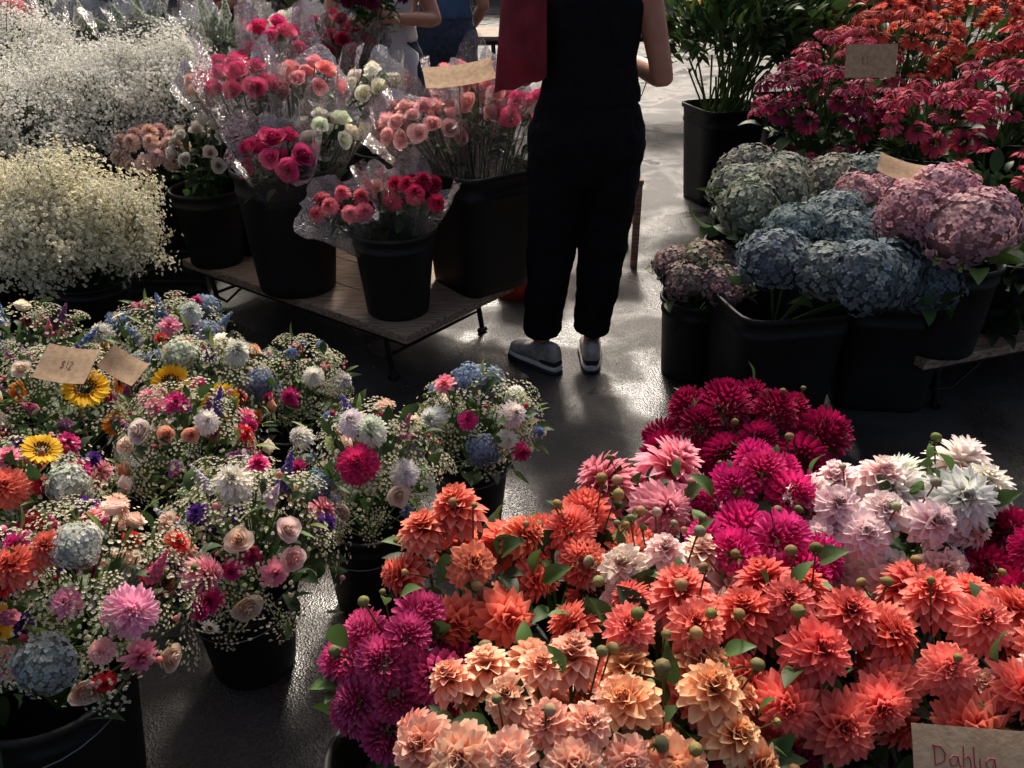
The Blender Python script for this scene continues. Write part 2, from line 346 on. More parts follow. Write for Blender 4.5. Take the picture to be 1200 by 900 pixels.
def bouquet(name,base,c,R,focal,umb=24,lv=55,h=.3,r1=.125,spots=(),dens=1.0,bz=0,umbc=UMBC,berries=34,umbs=.034):
    e=empty(name); bucket(base[0],base[1],bz,h,r1,e); mb=MB(); c=A(c); R=A(R); P=[];Nn=[];Ks=[]; umb=int(umb*1.3)
    def ok(p,s): return all(np.linalg.norm(p-q)>.70*(s+t) for q,t in zip(P,Ks))
    for k,az,el in spots:
        az=math.radians(az);el=math.radians(el); d=A([math.cos(el)*math.sin(az),-math.cos(el)*math.cos(az),math.sin(el)])
        P.append(c+R*d*1.05); Nn.append(d); Ks.append(FL[k][1]); foc(mb,FL[k][0],P[-1][None],d[None],FL[k][1]*1.1,*FL[k][2:],tilt=.1)
    for k,n in focal:
        kd,s=FL[k][0],FL[k][1]; p0=[];n0=[]
        for i in range(int(n*dens)):
            for t in range(40):
                d=rng.normal(0,1,3); d/=np.linalg.norm(d)
                if d[2]<(.1 if kd=='spike' else -.3): continue
                p=c+R*d*U(.90,1.10)
                if ok(p,s): P.append(p);Ks.append(s);p0.append(p);n0.append(d);break
        if p0:
            p0=A(p0); n0=A(n0)
            foc(mb,kd,p0-(n0*s*.5 if kd=='spike' else 0),n0*(1.6 if kd=='spike' else 1)+(A([0,0,.6]) if kd=='spike' else 0),s,*FL[k][2:])
            mb.stems(np.tile(A([base[0],base[1],bz+h*.7]),(len(p0),1)),p0,.002,G2)
    d=rng.normal(0,1,(umb*3,3)); d/=np.linalg.norm(d,axis=1,keepdims=True); d=d[d[:,2]>-.45][:umb]
    F=frames(d+A([0,0,.6])+rng.normal(0,.2,d.shape)); p=c+R*d*U(.86,1.16,(len(d),1)); s=umbs*U(.65,1.25,len(d))
    mb.add('umbel',F*s[:,None,None],p,*umbc,jit=.12); mb.stems(np.tile(c-A([0,0,.1]),(len(p),1)),p-F[:,:,2]*s[:,None]*.7,.0013,G2)
    nt=int(umb*14); d=rng.normal(0,1,(nt,3)); d/=np.linalg.norm(d,axis=1,keepdims=True); d=d[d[:,2]>-.5]
    p=c+R*d*U(.85,1.14,(len(d),1)); F=frames(d)*(U(.003,.0055,len(d)))[:,None,None]; mb.add('tuft',F,p,*umbc,jit=.2)
    if berries:
        d=rng.normal(0,1,(berries,3)); d/=np.linalg.norm(d,axis=1,keepdims=True); d=d[d[:,2]>-.2]; p=c+R*d*U(.95,1.14,(len(d),1)); bc=A([H('#a83848'),H('#d88c7c'),H('#6c7c3c'),H('#d89aa0')])[rng.integers(0,4,len(d))]
        mb.add('sph',frames(d)*U(.004,.008,len(d))[:,None,None],p,bc,bc)
    leaves(mb,c,R,lv,.055,shell=(.3,1.02)); leaves(mb,c,R,lv//2,.06,'leafn',shell=(.6,1.12),col=(G1,GY))
    leaves(mb,(base[0],base[1],bz+h),(r1*1.1,r1*1.1,.1),30,.08,shell=(.3,1.1))
    mb.obj('flowers',parent=e); return e
# ------------------------------------------------------------ camera, world, light
cam=bpy.data.cameras.new('camera'); co=bpy.data.objects.new('camera',cam); sc.collection.objects.link(co); sc.camera=co
cam.sensor_width=36; cam.lens=31.17; cam.clip_end=500; cam.clip_start=.05
co.location=(0,0,1.6); co.rotation_euler=(math.radians(62),0,0)
sd=Vector((.03,1,1.0)).normalized()
w=bpy.data.worlds.new('World'); sc.world=w; w.use_nodes=True; nt=w.node_tree; bg=nt.nodes['Background']
sky=nt.nodes.new('ShaderNodeTexSky'); sky.sky_type='NISHITA'; sky.sun_disc=False; sky.sun_elevation=math.asin(sd.z); sky.sun_rotation=math.atan2(sd.x,sd.y); sky.dust_density=7; sky.ozone_density=0; sky.air_density=.7
nt.links.new(sky.outputs[0],bg.inputs[0]); bg.inputs[1].default_value=.15
sl=bpy.data.lights.new('sun','SUN'); sl.energy=5.0; sl.angle=math.radians(8); sl.color=(1,.91,.80); so=bpy.data.objects.new('sun',sl); sc.collection.objects.link(so)
so.rotation_euler=sd.to_track_quat('Z','Y').to_euler(); so.location=(0,0,6)
sc.view_settings.view_transform='Standard'; sc.view_settings.look='None'; sc.view_settings.exposure=0
# ------------------------------------------------------------ ground
def ground_mat():
    m,nt,out=nmat('damp_asphalt'); L=nt.links.new; tc=N(nt,'ShaderNodeTexCoord'); O=tc.outputs['Object']
    def nz(s,d=5,dist=0):
        n=N(nt,'ShaderNodeTexNoise'); n.inputs['Scale'].default_value=s; n.inputs['Detail'].default_value=d; n.inputs['Distortion'].default_value=dist; L(O,n.inputs['Vector']); return n.outputs['Fac']
    vo=N(nt,'ShaderNodeTexVoronoi'); vo.inputs['Scale'].default_value=190; L(O,vo.inputs['Vector'])
    big=nz(1.6,8,.6); fine=nz(120,4)
    cr=N(nt,'ShaderNodeValToRGB'); e=cr.color_ramp.elements; e[0].position=.34; e[0].color=(.015,.0145,.0145,1); e[1].position=.70; e[1].color=(.050,.045,.041,1); L(big,cr.inputs[0])
    sp=N(nt,'ShaderNodeValToRGB'); e=sp.color_ramp.elements; e[0].position=0; e[0].color=(.45,.45,.45,1); e[1].position=1; e[1].color=(2.4,2.25,2.1,1); L(vo.outputs['Color'],sp.inputs[0])
    mx=N(nt,'ShaderNodeMix',data_type='RGBA',blend_type='MULTIPLY'); mx.inputs[0].default_value=.8; L(cr.outputs[0],mx.inputs[6]); L(sp.outputs[0],mx.inputs[7])
    p=N(nt,'ShaderNodeBsdfPrincipled'); L(mx.outputs[2],p.inputs['Base Color'])
    wet=nz(2.6,9,.5); mr=N(nt,'ShaderNodeMapRange'); mr.inputs['From Min'].default_value=.40; mr.inputs['From Max'].default_value=.56; mr.inputs['To Min'].default_value=.27; mr.inputs['To Max'].default_value=.60; L(wet,mr.inputs['Value']); L(mr.outputs[0],p.inputs['Roughness'])
    b=N(nt,'ShaderNodeBump'); b.inputs['Distance'].default_value=.003; mr2=N(nt,'ShaderNodeMapRange'); mr2.inputs['From Min'].default_value=.27; mr2.inputs['From Max'].default_value=.60; mr2.inputs['To Min'].default_value=.35; mr2.inputs['To Max'].default_value=.9; L(mr.outputs[0],mr2.inputs['Value']); L(mr2.outputs[0],b.inputs['Strength'])
    ad=N(nt,'ShaderNodeMath',operation='ADD'); L(vo.outputs['Distance'],ad.inputs[0]); L(fine,ad.inputs[1]); L(ad.outputs[0],b.inputs['Height']); L(b.outputs[0],p.inputs['Normal'])
    L(p.outputs[0],out.inputs[0]); return m
pobj('ground',[(-150,-150,0),(150,-150,0),(150,150,0),(-150,150,0)],[(0,1,2,3)],ground_mat(),smooth=False)
mb=MB(); n=120; p=np.c_[U(-1.2,1.3,n),U(1.2,4.6,n),np.full(n,.005)]; cs=A([H('#d8a0a8'),H('#e8e0d0'),H('#8a3048'),H('#c08060'),H('#4a5a34'),H('#5a4a38')])[rng.integers(0,6,n)]
mb.add(petal(1,.4,2,2,(.3,-.8),.3),frames(rng.normal(0,.2,(n,3))+A([0,0,1]))*(U(.3,1,n)**2*.016+.003)[:,None,None],p,cs,cs); mb.obj('fallen_petals')
# ------------------------------------------------------------ foreground dahlias
co_=(H('#e0644e'),H('#f89a80'),H('#cc4834'))
cr_=(H('#dc504a'),H('#f68678'),H('#c03a38'))
pe_=(H('#ee9878'),H('#fbcab0'),H('#e4845c'))
dahlias('bucket_of_coral_dahlias',(-.05,1.31),(-.075,1.25,.56),(.11,.10,.08),11,.060,'dahlia_open',*co_,buds=4)
dahlias('bucket_of_magenta_ball_dahlias',(-.2,1.06),(-.185,1.09,.46),(.09,.09,.12),22,.046,'ball',H('#b02866'),H('#dc5894'),H('#8a1c50'),buds=2,lv=18)
dahlias('bucket_of_peach_dahlias',(.08,.83),(.03,.885,.535),(.17,.12,.10),28,.047,'blush',*pe_,buds=7)
dahlias('bucket_of_apricot_dahlias',(.33,.82),(.235,.90,.53),(.12,.10,.09),14,.05,'blush',H('#f09c6c'),H('#fbc89c'),H('#ec8c48'),buds=5)
dahlias('bucket_of_coral_dahlias',(.12,1.40),(.14,1.34,.51),(.10,.09,.09),13,.054,'ball',H('#dc5450'),H('#f48a78'),H('#c84040'),buds=5)
dahlias('bucket_of_pink_dahlias',(.29,1.60),(.285,1.54,.49),(.09,.08,.07),6,.09,'pink',H('#e46c88'),H('#f8b4c0'),H('#d45074'),buds=3,dm=1.05)
dahlias('bucket_of_blush_dahlias',(.27,1.2),(.27,1.235,.535),(.12,.07,.07),11,.05,'blush',H('#f4c4b4'),H('#fae6dc'),H('#eaa888'),buds=8)
dahlias('bucket_of_burgundy_dahlias',(.57,1.9),(.57,1.87,.44),(.2,.15,.10),28,.066,'ball',H('#70082e'),H('#a81450'),H('#500822'),buds=3,r1=.14)
dahlias('bucket_of_magenta_dahlias',(.5,1.5),(.515,1.5,.52),(.11,.09,.09),14,.056,'ball',H('#bc0c60'),H('#e02c86'),H('#880c40'),buds=2)
dahlias('bucket_of_magenta_dahlias',(.46,1.26),(.44,1.29,.51),(.12,.10,.09),14,.056,'ball',H('#c00e64'),H('#e4328c'),H('#880c40'),buds=4)
dahlias('bucket_of_blush_dahlias',(.74,1.42),(.72,1.41,.51),(.16,.12,.11),22,.056,'blush',H('#f0c0cc'),H('#faeae6'),H('#eed8b8'),buds=5,r1=.13)
dahlias('bucket_of_white_dahlias',(.98,1.55),(.87,1.47,.56),(.09,.08,.05),5,.08,'pink',H('#f4eedc'),H('#fcfaf2'),H('#e4deaa'),buds=1,dm=1.0)
dahlias('bucket_of_coral_dahlias',(.27,1.02),(.25,1.07,.53),(.14,.09,.09),14,.060,'dahlia',H('#e05a54'),H('#f89486'),H('#c44444'),buds=6)
dahlias('bucket_of_red_coral_dahlias',(.52,1.0),(.48,1.06,.51),(.16,.13,.12),22,.060,'dahlia',*cr_,buds=7,lv=38)
dahlias('bucket_of_red_coral_dahlias',(.79,1.05),(.71,1.05,.51),(.14,.14,.12),18,.062,'dahlia',H('#e05c54'),H('#f89080'),H('#c44038'),buds=6,lv=34)
dahlias('bucket_of_burgundy_dahlias',(.44,.76),(.38,.90,.41),(.10,.07,.06),10,.048,'ball',H('#70082e'),H('#a81450'),H('#500822'),h=.26,buds=1)
dahlias('bucket_of_magenta_dahlias',(1.05,1.3),(1.0,1.32,.5),(.1,.1,.1),11,.06,'ball',H('#b00c50'),H('#d4246c'),H('#780a34'),buds=1)
dahlias('bucket_of_peach_dahlias',(.76,.8),(.78,.92,.52),(.09,.08,.07),8,.046,'blush',H('#f4bca4'),H('#fadcd0'),H('#ea9c80'),h=.28,buds=2)
# ------------------------------------------------------------ mixed bouquets (left)
bouquet('bucket_of_mixed_flowers',(-.12,2.14),(-.09,2.0,.41),(.16,.13,.14),[('whitemum',3),('bluehyd',2),('blueth',4),('creamrose',2),('pinkz',1)],umb=34,lv=60,h=.27,r1=.115,spots=[('magz',-8,35),('magz',42,-5),('whitemum',-45,30),('whitemum',40,35),('bluehyd',5,5)])
bouquet('bucket_of_mixed_flowers',(-.36,1.80),(-.34,1.77,.42),(.165,.15,.16),[('creamrose',4),('blushrose',4),('whitemum',2),('burg',3),('larkp',1),('snap',2),('blueth',4)],umb=34,h=.28,spots=[('hotdahl',0,38),('whitemum',20,65),('whitemum',-20,72),('magz',-62,20),('creamrose',30,10),('bluehyd',-35,15)])
bouquet('bucket_of_mixed_flowers',(-.62,1.58),(-.56,1.52,.38),(.185,.17,.19),[('purple',5),('magz',4),('pinkz',3),('larkw',4),('larkp',2),('blushrose',3),('burg',2),('daisyw',6)],umb=48,h=.26,spots=[('blushrose',10,42),('creamrose',48,40),('whitemum',-5,80),('hotdahl',-60,0),('purple',-35,55),('purple',-22,20)])
bouquet('bucket_of_mixed_flowers',(-.88,1.22),(-.78,1.27,.46),(.175,.17,.18),[('pinkz',7),('redz',5),('snap',4),('blushrose',5),('purple',2),('peachz',3),('magz',4),('pinkc',1)],umb=32,h=.34,r1=.16,spots=[('pinkc',48,25),('greenhyd',0,8),('corald',-35,55),('corald',-10,70),('whitehyd',30,70),('pinkz',15,40),('redz',25,-10)])
bouquet('bucket_of_mixed_flowers',(-1.12,1.2),(-1.0,1.26,.46),(.15,.15,.15),[('purple',6),('burg',3),('orange',2),('daisyw',5),('larkp',3),('peachz',2),('pinkz',2)],umb=24,h=.3,spots=[('orange',40,-5),('yellow',40,22),('corald',0,60)])
bouquet('bucket_of_mixed_flowers',(-1.15,1.62),(-1.05,1.6,.44),(.17,.15,.15),[('corald',1),('purple',3),('magz',4),('pinkz',4),('creamrose',4),('larkp',2),('redz',3),('yellow',1),('larkw',2)],umb=30,h=.3,spots=[('corald',10,50),('whitehyd',60,40)])
bouquet('bucket_of_mixed_flowers',(-.85,1.86),(-.80,1.87,.42),(.17,.15,.15),[('larkm',5),('magz',4),('creamrose',4),('peachr',2),('pinkz',3),('redz',3),('larkp',2),('orange',1)],umb=36,spots=[('whitemum',45,50),('creamrose',-30,45),('peachr',0,45)])
bouquet('bucket_of_mixed_flowers',(-.9,2.2),(-.88,2.17,.42),(.2,.17,.15),[('bluehyd',3),('magz',5),('peachr',2),('whitemum',3),('larkp',2),('redz',3),('creamrose',2),('orange',2)],umb=40,spots=[('yellow',-2,40),('whitehyd',0,70),('orange',-60,28),('yellow',35,18)])
bouquet('bucket_of_mixed_flowers',(-1.25,2.1),(-1.22,2.1,.42),(.2,.18,.15),[('larkm',6),('burg',4),('larkp',3),('orange',2),('creamrose',3),('snap',5),('greenhyd',1)],umb=34,spots=[('yellow',50,40)])
bouquet('bucket_of_mixed_flowers',(-1.1,2.5),(-1.08,2.5,.4),(.2,.17,.14),[('bluehyd',3),('larkb',4),('whitemum',4),('magz',4),('pinkz',3),('daisyw',6),('yellow',1)],umb=40)
bouquet('bucket_of_mixed_flowers',(-1.5,2.45),(-1.5,2.45,.4),(.22,.17,.14),[('larkb',5),('snap',4),('larkm',4),('greenhyd',2),('burg',3),('creamrose',2)],umb=38)
bouquet('bucket_of_mixed_flowers',(-.66,2.3),(-.64,2.34,.35),(.14,.12,.13),[('bluehyd',2),('pinkz',2),('whitemum',2),('blueth',4),('larkp',1),('magz',2)],umb=32,h=.24,r1=.11)
bouquet('bucket_of_mixed_flowers',(-1.5,1.8),(-1.45,1.85,.42),(.2,.18,.15),[('purple',5),('snap',4),('orange',2),('creamrose',3),('larkp',3)],umb=26)
# ------------------------------------------------------------ gypsophila
def cloud(name,base,c,R,ncl,col,bz=0,h=.35,r1=.16,size=.0048,cr=.028,perc=19):
    e=empty(name); bucket(base[0],base[1],bz,h,r1,e,handle=False); mb=MB(); c=A(c);R=A(R)
    d=rng.normal(0,1,(ncl*2,3)); d/=np.linalg.norm(d,axis=1,keepdims=True); d=d[d[:,2]>-.6][:ncl]; K=len(d)
    ph=U(0,6.28,4); lump=1+.15*np.sin(d[:,0]*6+ph[0])+.12*np.sin(d[:,1]*8+ph[1])+.11*np.sin(d[:,2]*9+d[:,0]*5+ph[2])+.07*np.sin(d[:,0]*15+d[:,2]*12+ph[3])
    cp=c+R*d*(lump*U(.68,1.08,K))[:,None]
    p=(cp[:,None]+rng.normal(0,cr,(K,perc,3))).reshape(-1,3); n=(d[:,None]+rng.normal(0,.5,(K,perc,3))).reshape(-1,3)
    mb.add('tuft',frames(n)*(size*U(.6,1.3,len(p)))[:,None,None],p,*col,jit=.2,hj=.02)
    ba=np.tile(A([base[0],base[1],bz+h*.8]),(K,1))+rng.normal(0,.03,(K,3)); mb.stems(ba,cp,.0009,G1)
    leaves(mb,c-A([0,0,.06]),R*.85,90,.06,'leafn',shell=(.2,.9))
    mb.obj('blossom',parent=e); return e
WG=(H('#dcd8cc'),H('#f6f4ec'),H('#9a9a70')); YG=(H('#d0caac'),H('#eee9d0'),H('#7d8a48'))
cloud('bucket_of_babys_breath',(-1.95,4.2),(-1.93,4.2,.83),(.38,.3,.24),900,WG,.24,.33,size=.0056)
cloud('bucket_of_babys_breath',(-1.6,4.4),(-1.62,4.35,.86),(.3,.26,.24),700,WG,.24,.33,size=.0056)
cloud('bucket_of_babys_breath',(-2.3,3.95),(-2.2,3.9,.80),(.34,.28,.24),700,WG,.24,.33,size=.0056)
cloud('bucket_of_babys_breath',(-2.6,4.6),(-2.45,4.6,.95),(.4,.3,.24),600,WG,.24,.33,size=.0056)
cloud('bucket_of_white_umbel_flowers',(-1.62,3.2),(-1.64,3.15,.57),(.28,.25,.22),1100,YG,.12,.24,.14,size=.0066,cr=.022)
cloud('bucket_of_white_umbel_flowers',(-2.05,3.3),(-2.05,3.25,.59),(.3,.25,.21),800,YG,.12,.24,.14,size=.0066,cr=.022)
# ------------------------------------------------------------ trestle bench
def bench(name,org,u,v,Lu,Lv,z,th=.035,mat=M_WOOD):
    e=empty(name); u=A([*u,0.]);v=A([*v,0.]); o=A([*org,0.])
    def box(nm,a,b,c0,c1,z0,z1,m):
        q=[o+u*x+v*y+A([0,0,zz]) for zz in (z0,z1) for x,y in ((a,c0),(b,c0),(b,c1),(a,c1))]
        ob=pobj(nm,q,[(3,2,1,0),(4,5,6,7),(0,1,5,4),(1,2,6,5),(2,3,7,6),(3,0,4,7)],m,e,False)
        bv=ob.modifiers.new('b','BEVEL'); bv.width=.004; bv.segments=2
    k=3
    for i in range(k): box('plank_%d'%(i+1),0,Lu,Lv*i/k+.002,Lv*(i+1)/k-.002,z-th,z,mat)
    box('front_rail',.05,Lu-.05,.04,.07,z-th-.035,z-th-.002,M_IRON); box('back_rail',.05,Lu-.05,Lv-.07,Lv-.04,z-th-.035,z-th-.002,M_IRON)
    for xx in (.12,Lu-.16):
        for y in (.055,Lv-.055):
            a=o+u*xx+v*y; curve('leg',[a+A([0,0,z-th-.03]),a+u*.03+A([0,0,.012])],.011,M_IRON,e)
            curve('foot',[a+u*.03-v*.02+A([0,0,.012]),a+u*.03+v*.02+A([0,0,.012])],.013,M_RUB,e)
        s=.22 if xx<Lu/2 else -.22
        a=o+u*xx+v*.055; curve('brace',[a+A([0,0,z*.35]),a+u*s*.4+A([0,0,z*.3]),a+u*s+A([0,0,z-th-.03])],.006,M_IRON,e)
        b=o+u*xx+v*(Lv-.055); curve('cross_bar',[a+A([0,0,.09]),b+A([0,0,.09])],.007,M_IRON,e)
    return e
bench('low_trestle_bench',(-1.467,3.735),(.8,-.6),(.6,.8),1.35,.66,.24)
bench('low_trestle_bench',(1.42,2.72),(.94,.34),(-.34,.94),1.3,.6,.24)
# ------------------------------------------------------------ wrapped bouquets on the bench
def cello(c0,r0,c1,r1,parent,seed=0):
    nu,nv=44,9; v=[]; c0=A(c0);c1=A(c1); F=frames(c1-c0,A([0.]))[0]; r=np.random.default_rng(seed); ph=r.uniform(0,6.28,6)
    for j in range(nv+1):
        t=j/nv
        for i in range(nu):
            a=i/nu*2*math.pi; w=1+t*(.11*math.sin(5*a+ph[0])+.08*math.sin(11*a+ph[1]+2*t)+.06*math.sin(17*a+ph[2]-3*t))+.04*math.sin(9*a+ph[3]+8*t)
            rr=(r0+(r1-r0)*t**.7)*w; zz=t+t*(.15*math.sin(3*a+ph[4])+.09*math.sin(4*a+ph[5]))*(t>.7)
            v.append(c0+(c1-c0)*zz+F[:,0]*rr*math.cos(a)+F[:,1]*rr*math.sin(a))
    f=[(j*nu+i,j*nu+(i+1)%nu,(j+1)*nu+(i+1)%nu,(j+1)*nu+i) for j in range(nv) for i in range(nu)]
    return pobj('cellophane_wrap',v,f,M_CELLO,parent)
HR=(H('#d4246c'),H('#f2649a'),H('#bc1c5c')); PR=(H('#f09098'),H('#fabcba'),H('#dc7480')); WR=(H('#ece6d8'),H('#faf6ee'),H('#d8d8ac')); BR=(H('#e8aaae'),H('#f8d2ce'),H('#d8848a')); SR=(H('#d8a294'),H('#ecc8bc'),H('#c88c80')); RR=(H('#bc1848'),H('#d83868'),H('#880c28'))
wi=[0]
def posy(parent,c,R,root,n,size,kind,cols,wrap=True,lv=22,wr=1.3):
    mb=MB(); c=A(c); root=A(root); ax=(c-root)/np.linalg.norm(c-root); P,Nn=dome(n,c,R,1.3*size,-.3); F=frames(Nn+ax*.5+A([0,-.25,.2])+rng.normal(0,.12,Nn.shape)); s=size*U(.85,1.14,len(P))
    mb.add(kind,F*s[:,None,None],P,*cols,hj=.05); mb.stems(np.tile(root,(len(P),1))+rng.normal(0,.012,P.shape),P-F[:,:,2]*s[:,None]*.15,.003,G1)
    leaves(mb,c-ax*.06,A(R)*.95,lv,.07,shell=(.3,1.05)); leaves(mb,c-ax*.16,A(R)*.6,lv//2,.08,shell=(.2,1.)); mb.obj('posy',parent=parent)
    if wrap: wi[0]+=1; rr=max(R[0],R[1])+size*.4; cello(root+(c-root)*.35,.05,c+ax*(R[2]*1.1),rr*wr,parent,wi[0])
e=empty('bucket_of_wrapped_roses'); bucket(-.88,3.42,.24,.50,.20,e,handle=False)
posy(e,(-.855,3.24,.80),(.11,.09,.09),(-.88,3.36,.5),15,.053,'rose',HR)
posy(e,(-.70,3.38,.87),(.09,.08,.07),(-.82,3.45,.5),11,.044,'rose',WR)
posy(e,(-1.02,3.5,1.02),(.10,.09,.08),(-.95,3.48,.5),12,.052,'rose',HR)
posy(e,(-.78,3.58,1.02),(.11,.09,.07),(-.86,3.5,.5),13,.048,'rose',PR)
e=empty('bucket_of_wrapped_roses'); bucket(-1.15,3.9,.24,.50,.17,e,handle=False)
posy(e,(-1.13,3.8,1.0),(.10,.09,.08),(-1.15,3.9,.6),11,.054,'rose',HR); posy(e,(-.98,3.9,1.12),(.10,.09,.08),(-1.1,3.9,.6),10,.05,'rose',HR)
posy(e,(-1.28,3.9,.92),(.09,.09,.08),(-1.2,3.9,.6),9,.044,'rose',SR)
e=empty('bucket_of_wrapped_roses'); bucket(-.5,3.78,.24,.48,.17,e,handle=False)
posy(e,(-.58,3.85,.96),(.10,.09,.07),(-.52,3.8,.55),12,.044,'rose',WR); posy(e,(-.42,3.6,.84),(.11,.1,.09),(-.48,3.75,.5),14,.046,'rose',BR)
e=empty('square_bucket_of_wrapped_roses'); bucket(-.13,3.47,.24,.49,.185,e,taper=.82,sq=7,rot=.65)
posy(e,(-.34,3.42,.87),(.14,.11,.09),(-.18,3.45,.55),20,.046,'rose',BR,wr=1.35); posy(e,(-.12,3.55,.95),(.12,.1,.09),(-.13,3.5,.5),15,.048,'rose',PR)
posy(e,(.06,3.46,.91),(.10,.09,.08),(-.08,3.46,.5),13,.048,'rose',HR,wr=1.4); posy(e,(-.2,3.7,.98),(.1,.1,.08),(-.15,3.55,.5),12,.044,'rose',PR)
e=empty('bucket_of_wrapped_carnations'); bucket(-.44,3.17,.24,.33,.155,e,handle=False)
posy(e,(-.60,3.08,.66),(.09,.07,.06),(-.47,3.17,.42),12,.040,'dahlia',(H('#d84c68'),H('#f094a0'),H('#b0344c')),wr=1.45); posy(e,(-.35,3.15,.69),(.09,.08,.06),(-.42,3.18,.42),12,.040,'dahlia',RR,wr=1.4)
posy(e,(-.48,3.26,.68),(.08,.08,.06),(-.45,3.2,.42),9,.040,'rose',BR,wr=1.2)
e=empty('bucket_of_white_roses'); bucket(-1.3,3.72,.24,.33,.15,e,handle=False)
posy(e,(-1.27,3.70,.72),(.13,.11,.12),(-1.3,3.72,.45),22,.040,'rose',(H('#d8cebf'),H('#ece4d8'),H('#b8a890')),wrap=False,lv=50)
e=empty('bucket_of_pink_carnations'); bucket(-1.58,3.98,.24,.33,.15,e,handle=False)
posy(e,(-1.57,3.90,.66),(.14,.12,.10),(-1.58,3.98,.45),24,.044,'dahlia',(H('#e4b0a0'),H('#f6dace'),H('#c88c80')),wrap=False,lv=40)
for i,(x,y,z,k,cols) in enumerate([(-1.15,4.7,1.05,'ball',WR),(-1.55,4.85,1.02,'spike',(H('#9db09a'),H('#dfe0d0'),H('#7c9060'))),(-1.95,5.1,1.0,'spike',(H('#8ba08a'),H('#d0d6c4'),H('#7c9060'))),(-2.35,5.2,1.0,'spike',(H('#9db09a'),H('#dfe0d0'),H('#7c9060'))),(-2.8,5.4,1.05,'ball',PR),(-.9,4.5,1.02,'rose',RR)]):
    e=empty('bucket_of_wrapped_greenery'); bucket(x,y,.24,.42,.17,e,handle=False)
    for j in range(3):
        cx=x+U(-.12,.12); cy=y+U(-.1,.1); cz=z+U(-.05,.05); posy(e,(cx,cy,cz),(.12,.1,.12),(x,y,.6),10,.045 if k!='spike' else .12,k,cols,lv=60,wr=1.2,wrap=(j<2))
def stand(name,x0,x1,y0,y1,z,mat=M_BUCK):
    e=empty(name)
    def bx(nm,a,b,c,d,e0,e1):
        q=[(x,y,zz) for zz in (e0,e1) for x,y in ((a,c),(b,c),(b,d),(a,d))]; o=pobj(nm,q,[(3,2,1,0),(4,5,6,7),(0,1,5,4),(1,2,6,5),(2,3,7,6),(3,0,4,7)],mat,e,False); m=o.modifiers.new('b','BEVEL'); m.width=.005
    bx('top',x0,x1,y0,y1,z-.02,z)
    for i in range(4): bx('slat',x0,x1,y0-.01,y0+.005,z*(.08+.22*i),z*(.2+.22*i))
    for xx in (x0,x1-.03,(x0+x1)/2):
        for yy in (y0+.006,y1-.03): bx('post',xx,xx+.03,yy,yy+.03,0,z-.021)
stand('black_plastic_crate',-2.35,-1.35,2.95,3.5,.118)
stand('black_plastic_crate',-2.9,-1.42,3.85,4.6,.238)
stand('black_plastic_crate',-3.2,-.7,4.62,5.7,.238)
# small red-orange shopping bag standing behind the bench
e=empty('red_shopping_bag'); v=[]; nu,nv=24,8
for j in range(nv+1):
    for i in range(nu):
        a=i/nu*2*math.pi; z=j/nv; c_,s_=math.cos(a),math.sin(a); k=1/((abs(c_)**5+abs(s_)**5)**.2)
        v.append((.09+.15*c_*k*(1-.1*z)+.008*math.sin(9*z+3*a),3.92+.08*s_*k*(1-.35*z)+.01*math.sin(7*a+5*z),.32*z+.002))
f=[(j*nu+i,j*nu+(i+1)%nu,(j+1)*nu+(i+1)%nu,(j+1)*nu+i) for j in range(nv) for i in range(nu)]+[tuple(range(nu))[::-1]]
pobj('bag_body',v,f,M_ORG,e)
for yy in (3.88,3.96): curve('handle',[(.03,yy,.32),(.04,yy,.42),(.09,yy,.46),(.14,yy,.42),(.15,yy,.32)],.006,M_ORG,e)
# wooden chair behind the shopper
e=empty('wooden_chair'); cx,cy=.43,4.45
def cb(nm,a,b,c,d,z0,z1,m=M_WOOD):
    q=[(x,y,zz) for zz in (z0,z1) for x,y in ((a,c),(b,c),(b,d),(a,d))]; o=pobj(nm,q,[(3,2,1,0),(4,5,6,7),(0,1,5,4),(1,2,6,5),(2,3,7,6),(3,0,4,7)],m,e,False); bm=o.modifiers.new('b','BEVEL'); bm.width=.004
cb('seat',cx-.21,cx+.21,cy-.2,cy+.2,.43,.455)
for sx in (-1,1):
    cb('front_leg',cx+sx*.19-.017,cx+sx*.19+.017,cy-.19,cy-.156,0,.428); cb('rear_leg',cx+sx*.19-.017,cx+sx*.19+.017,cy+.203,cy+.237,0,.86); cb('side_rail',cx+sx*.19-.01,cx+sx*.19+.01,cy-.154,cy+.201,.2,.23)
for z in (.6,.72,.82): cb('back_slat',cx-.172,cx+.172,cy+.21,cy+.228,z,z+.04)
# ------------------------------------------------------------ hydrangeas
def heads(name,base,lst,bz=0,h=.38,r1=.17,sq=None,lv=14,rot=0,lc=(GD,G1)):
    e=empty(name); bucket(base[0],base[1],bz,h,r1,e,sq=sq,rot=rot,taper=.85,handle=False); mb=MB()
    for (x,y,z),r,cols in lst:
        n=A([x-base[0],y-base[1],.35])+rng.normal(0,.05,3); F=frames(n)[0]; mb.add('hydr',F*r*A([U(.92,1.1),U(.92,1.1),U(.85,1.0)]),(x,y,z),*cols,hj=.05,jit=.06)
        mb.stems([base[0],base[1],bz+h*.7],[x,y,z-r*.3],.005,G1); leaves(mb,(x,y,z-r*.6),(r*.9,r*.9,r*.4),4,.10,shell=(.5,1.0),col=lc)
    leaves(mb,(base[0],base[1],bz+h+.02),(r1,r1,.1),lv,.12,shell=(.3,1.1),col=lc); mb.obj('flower_heads',parent=e); return e
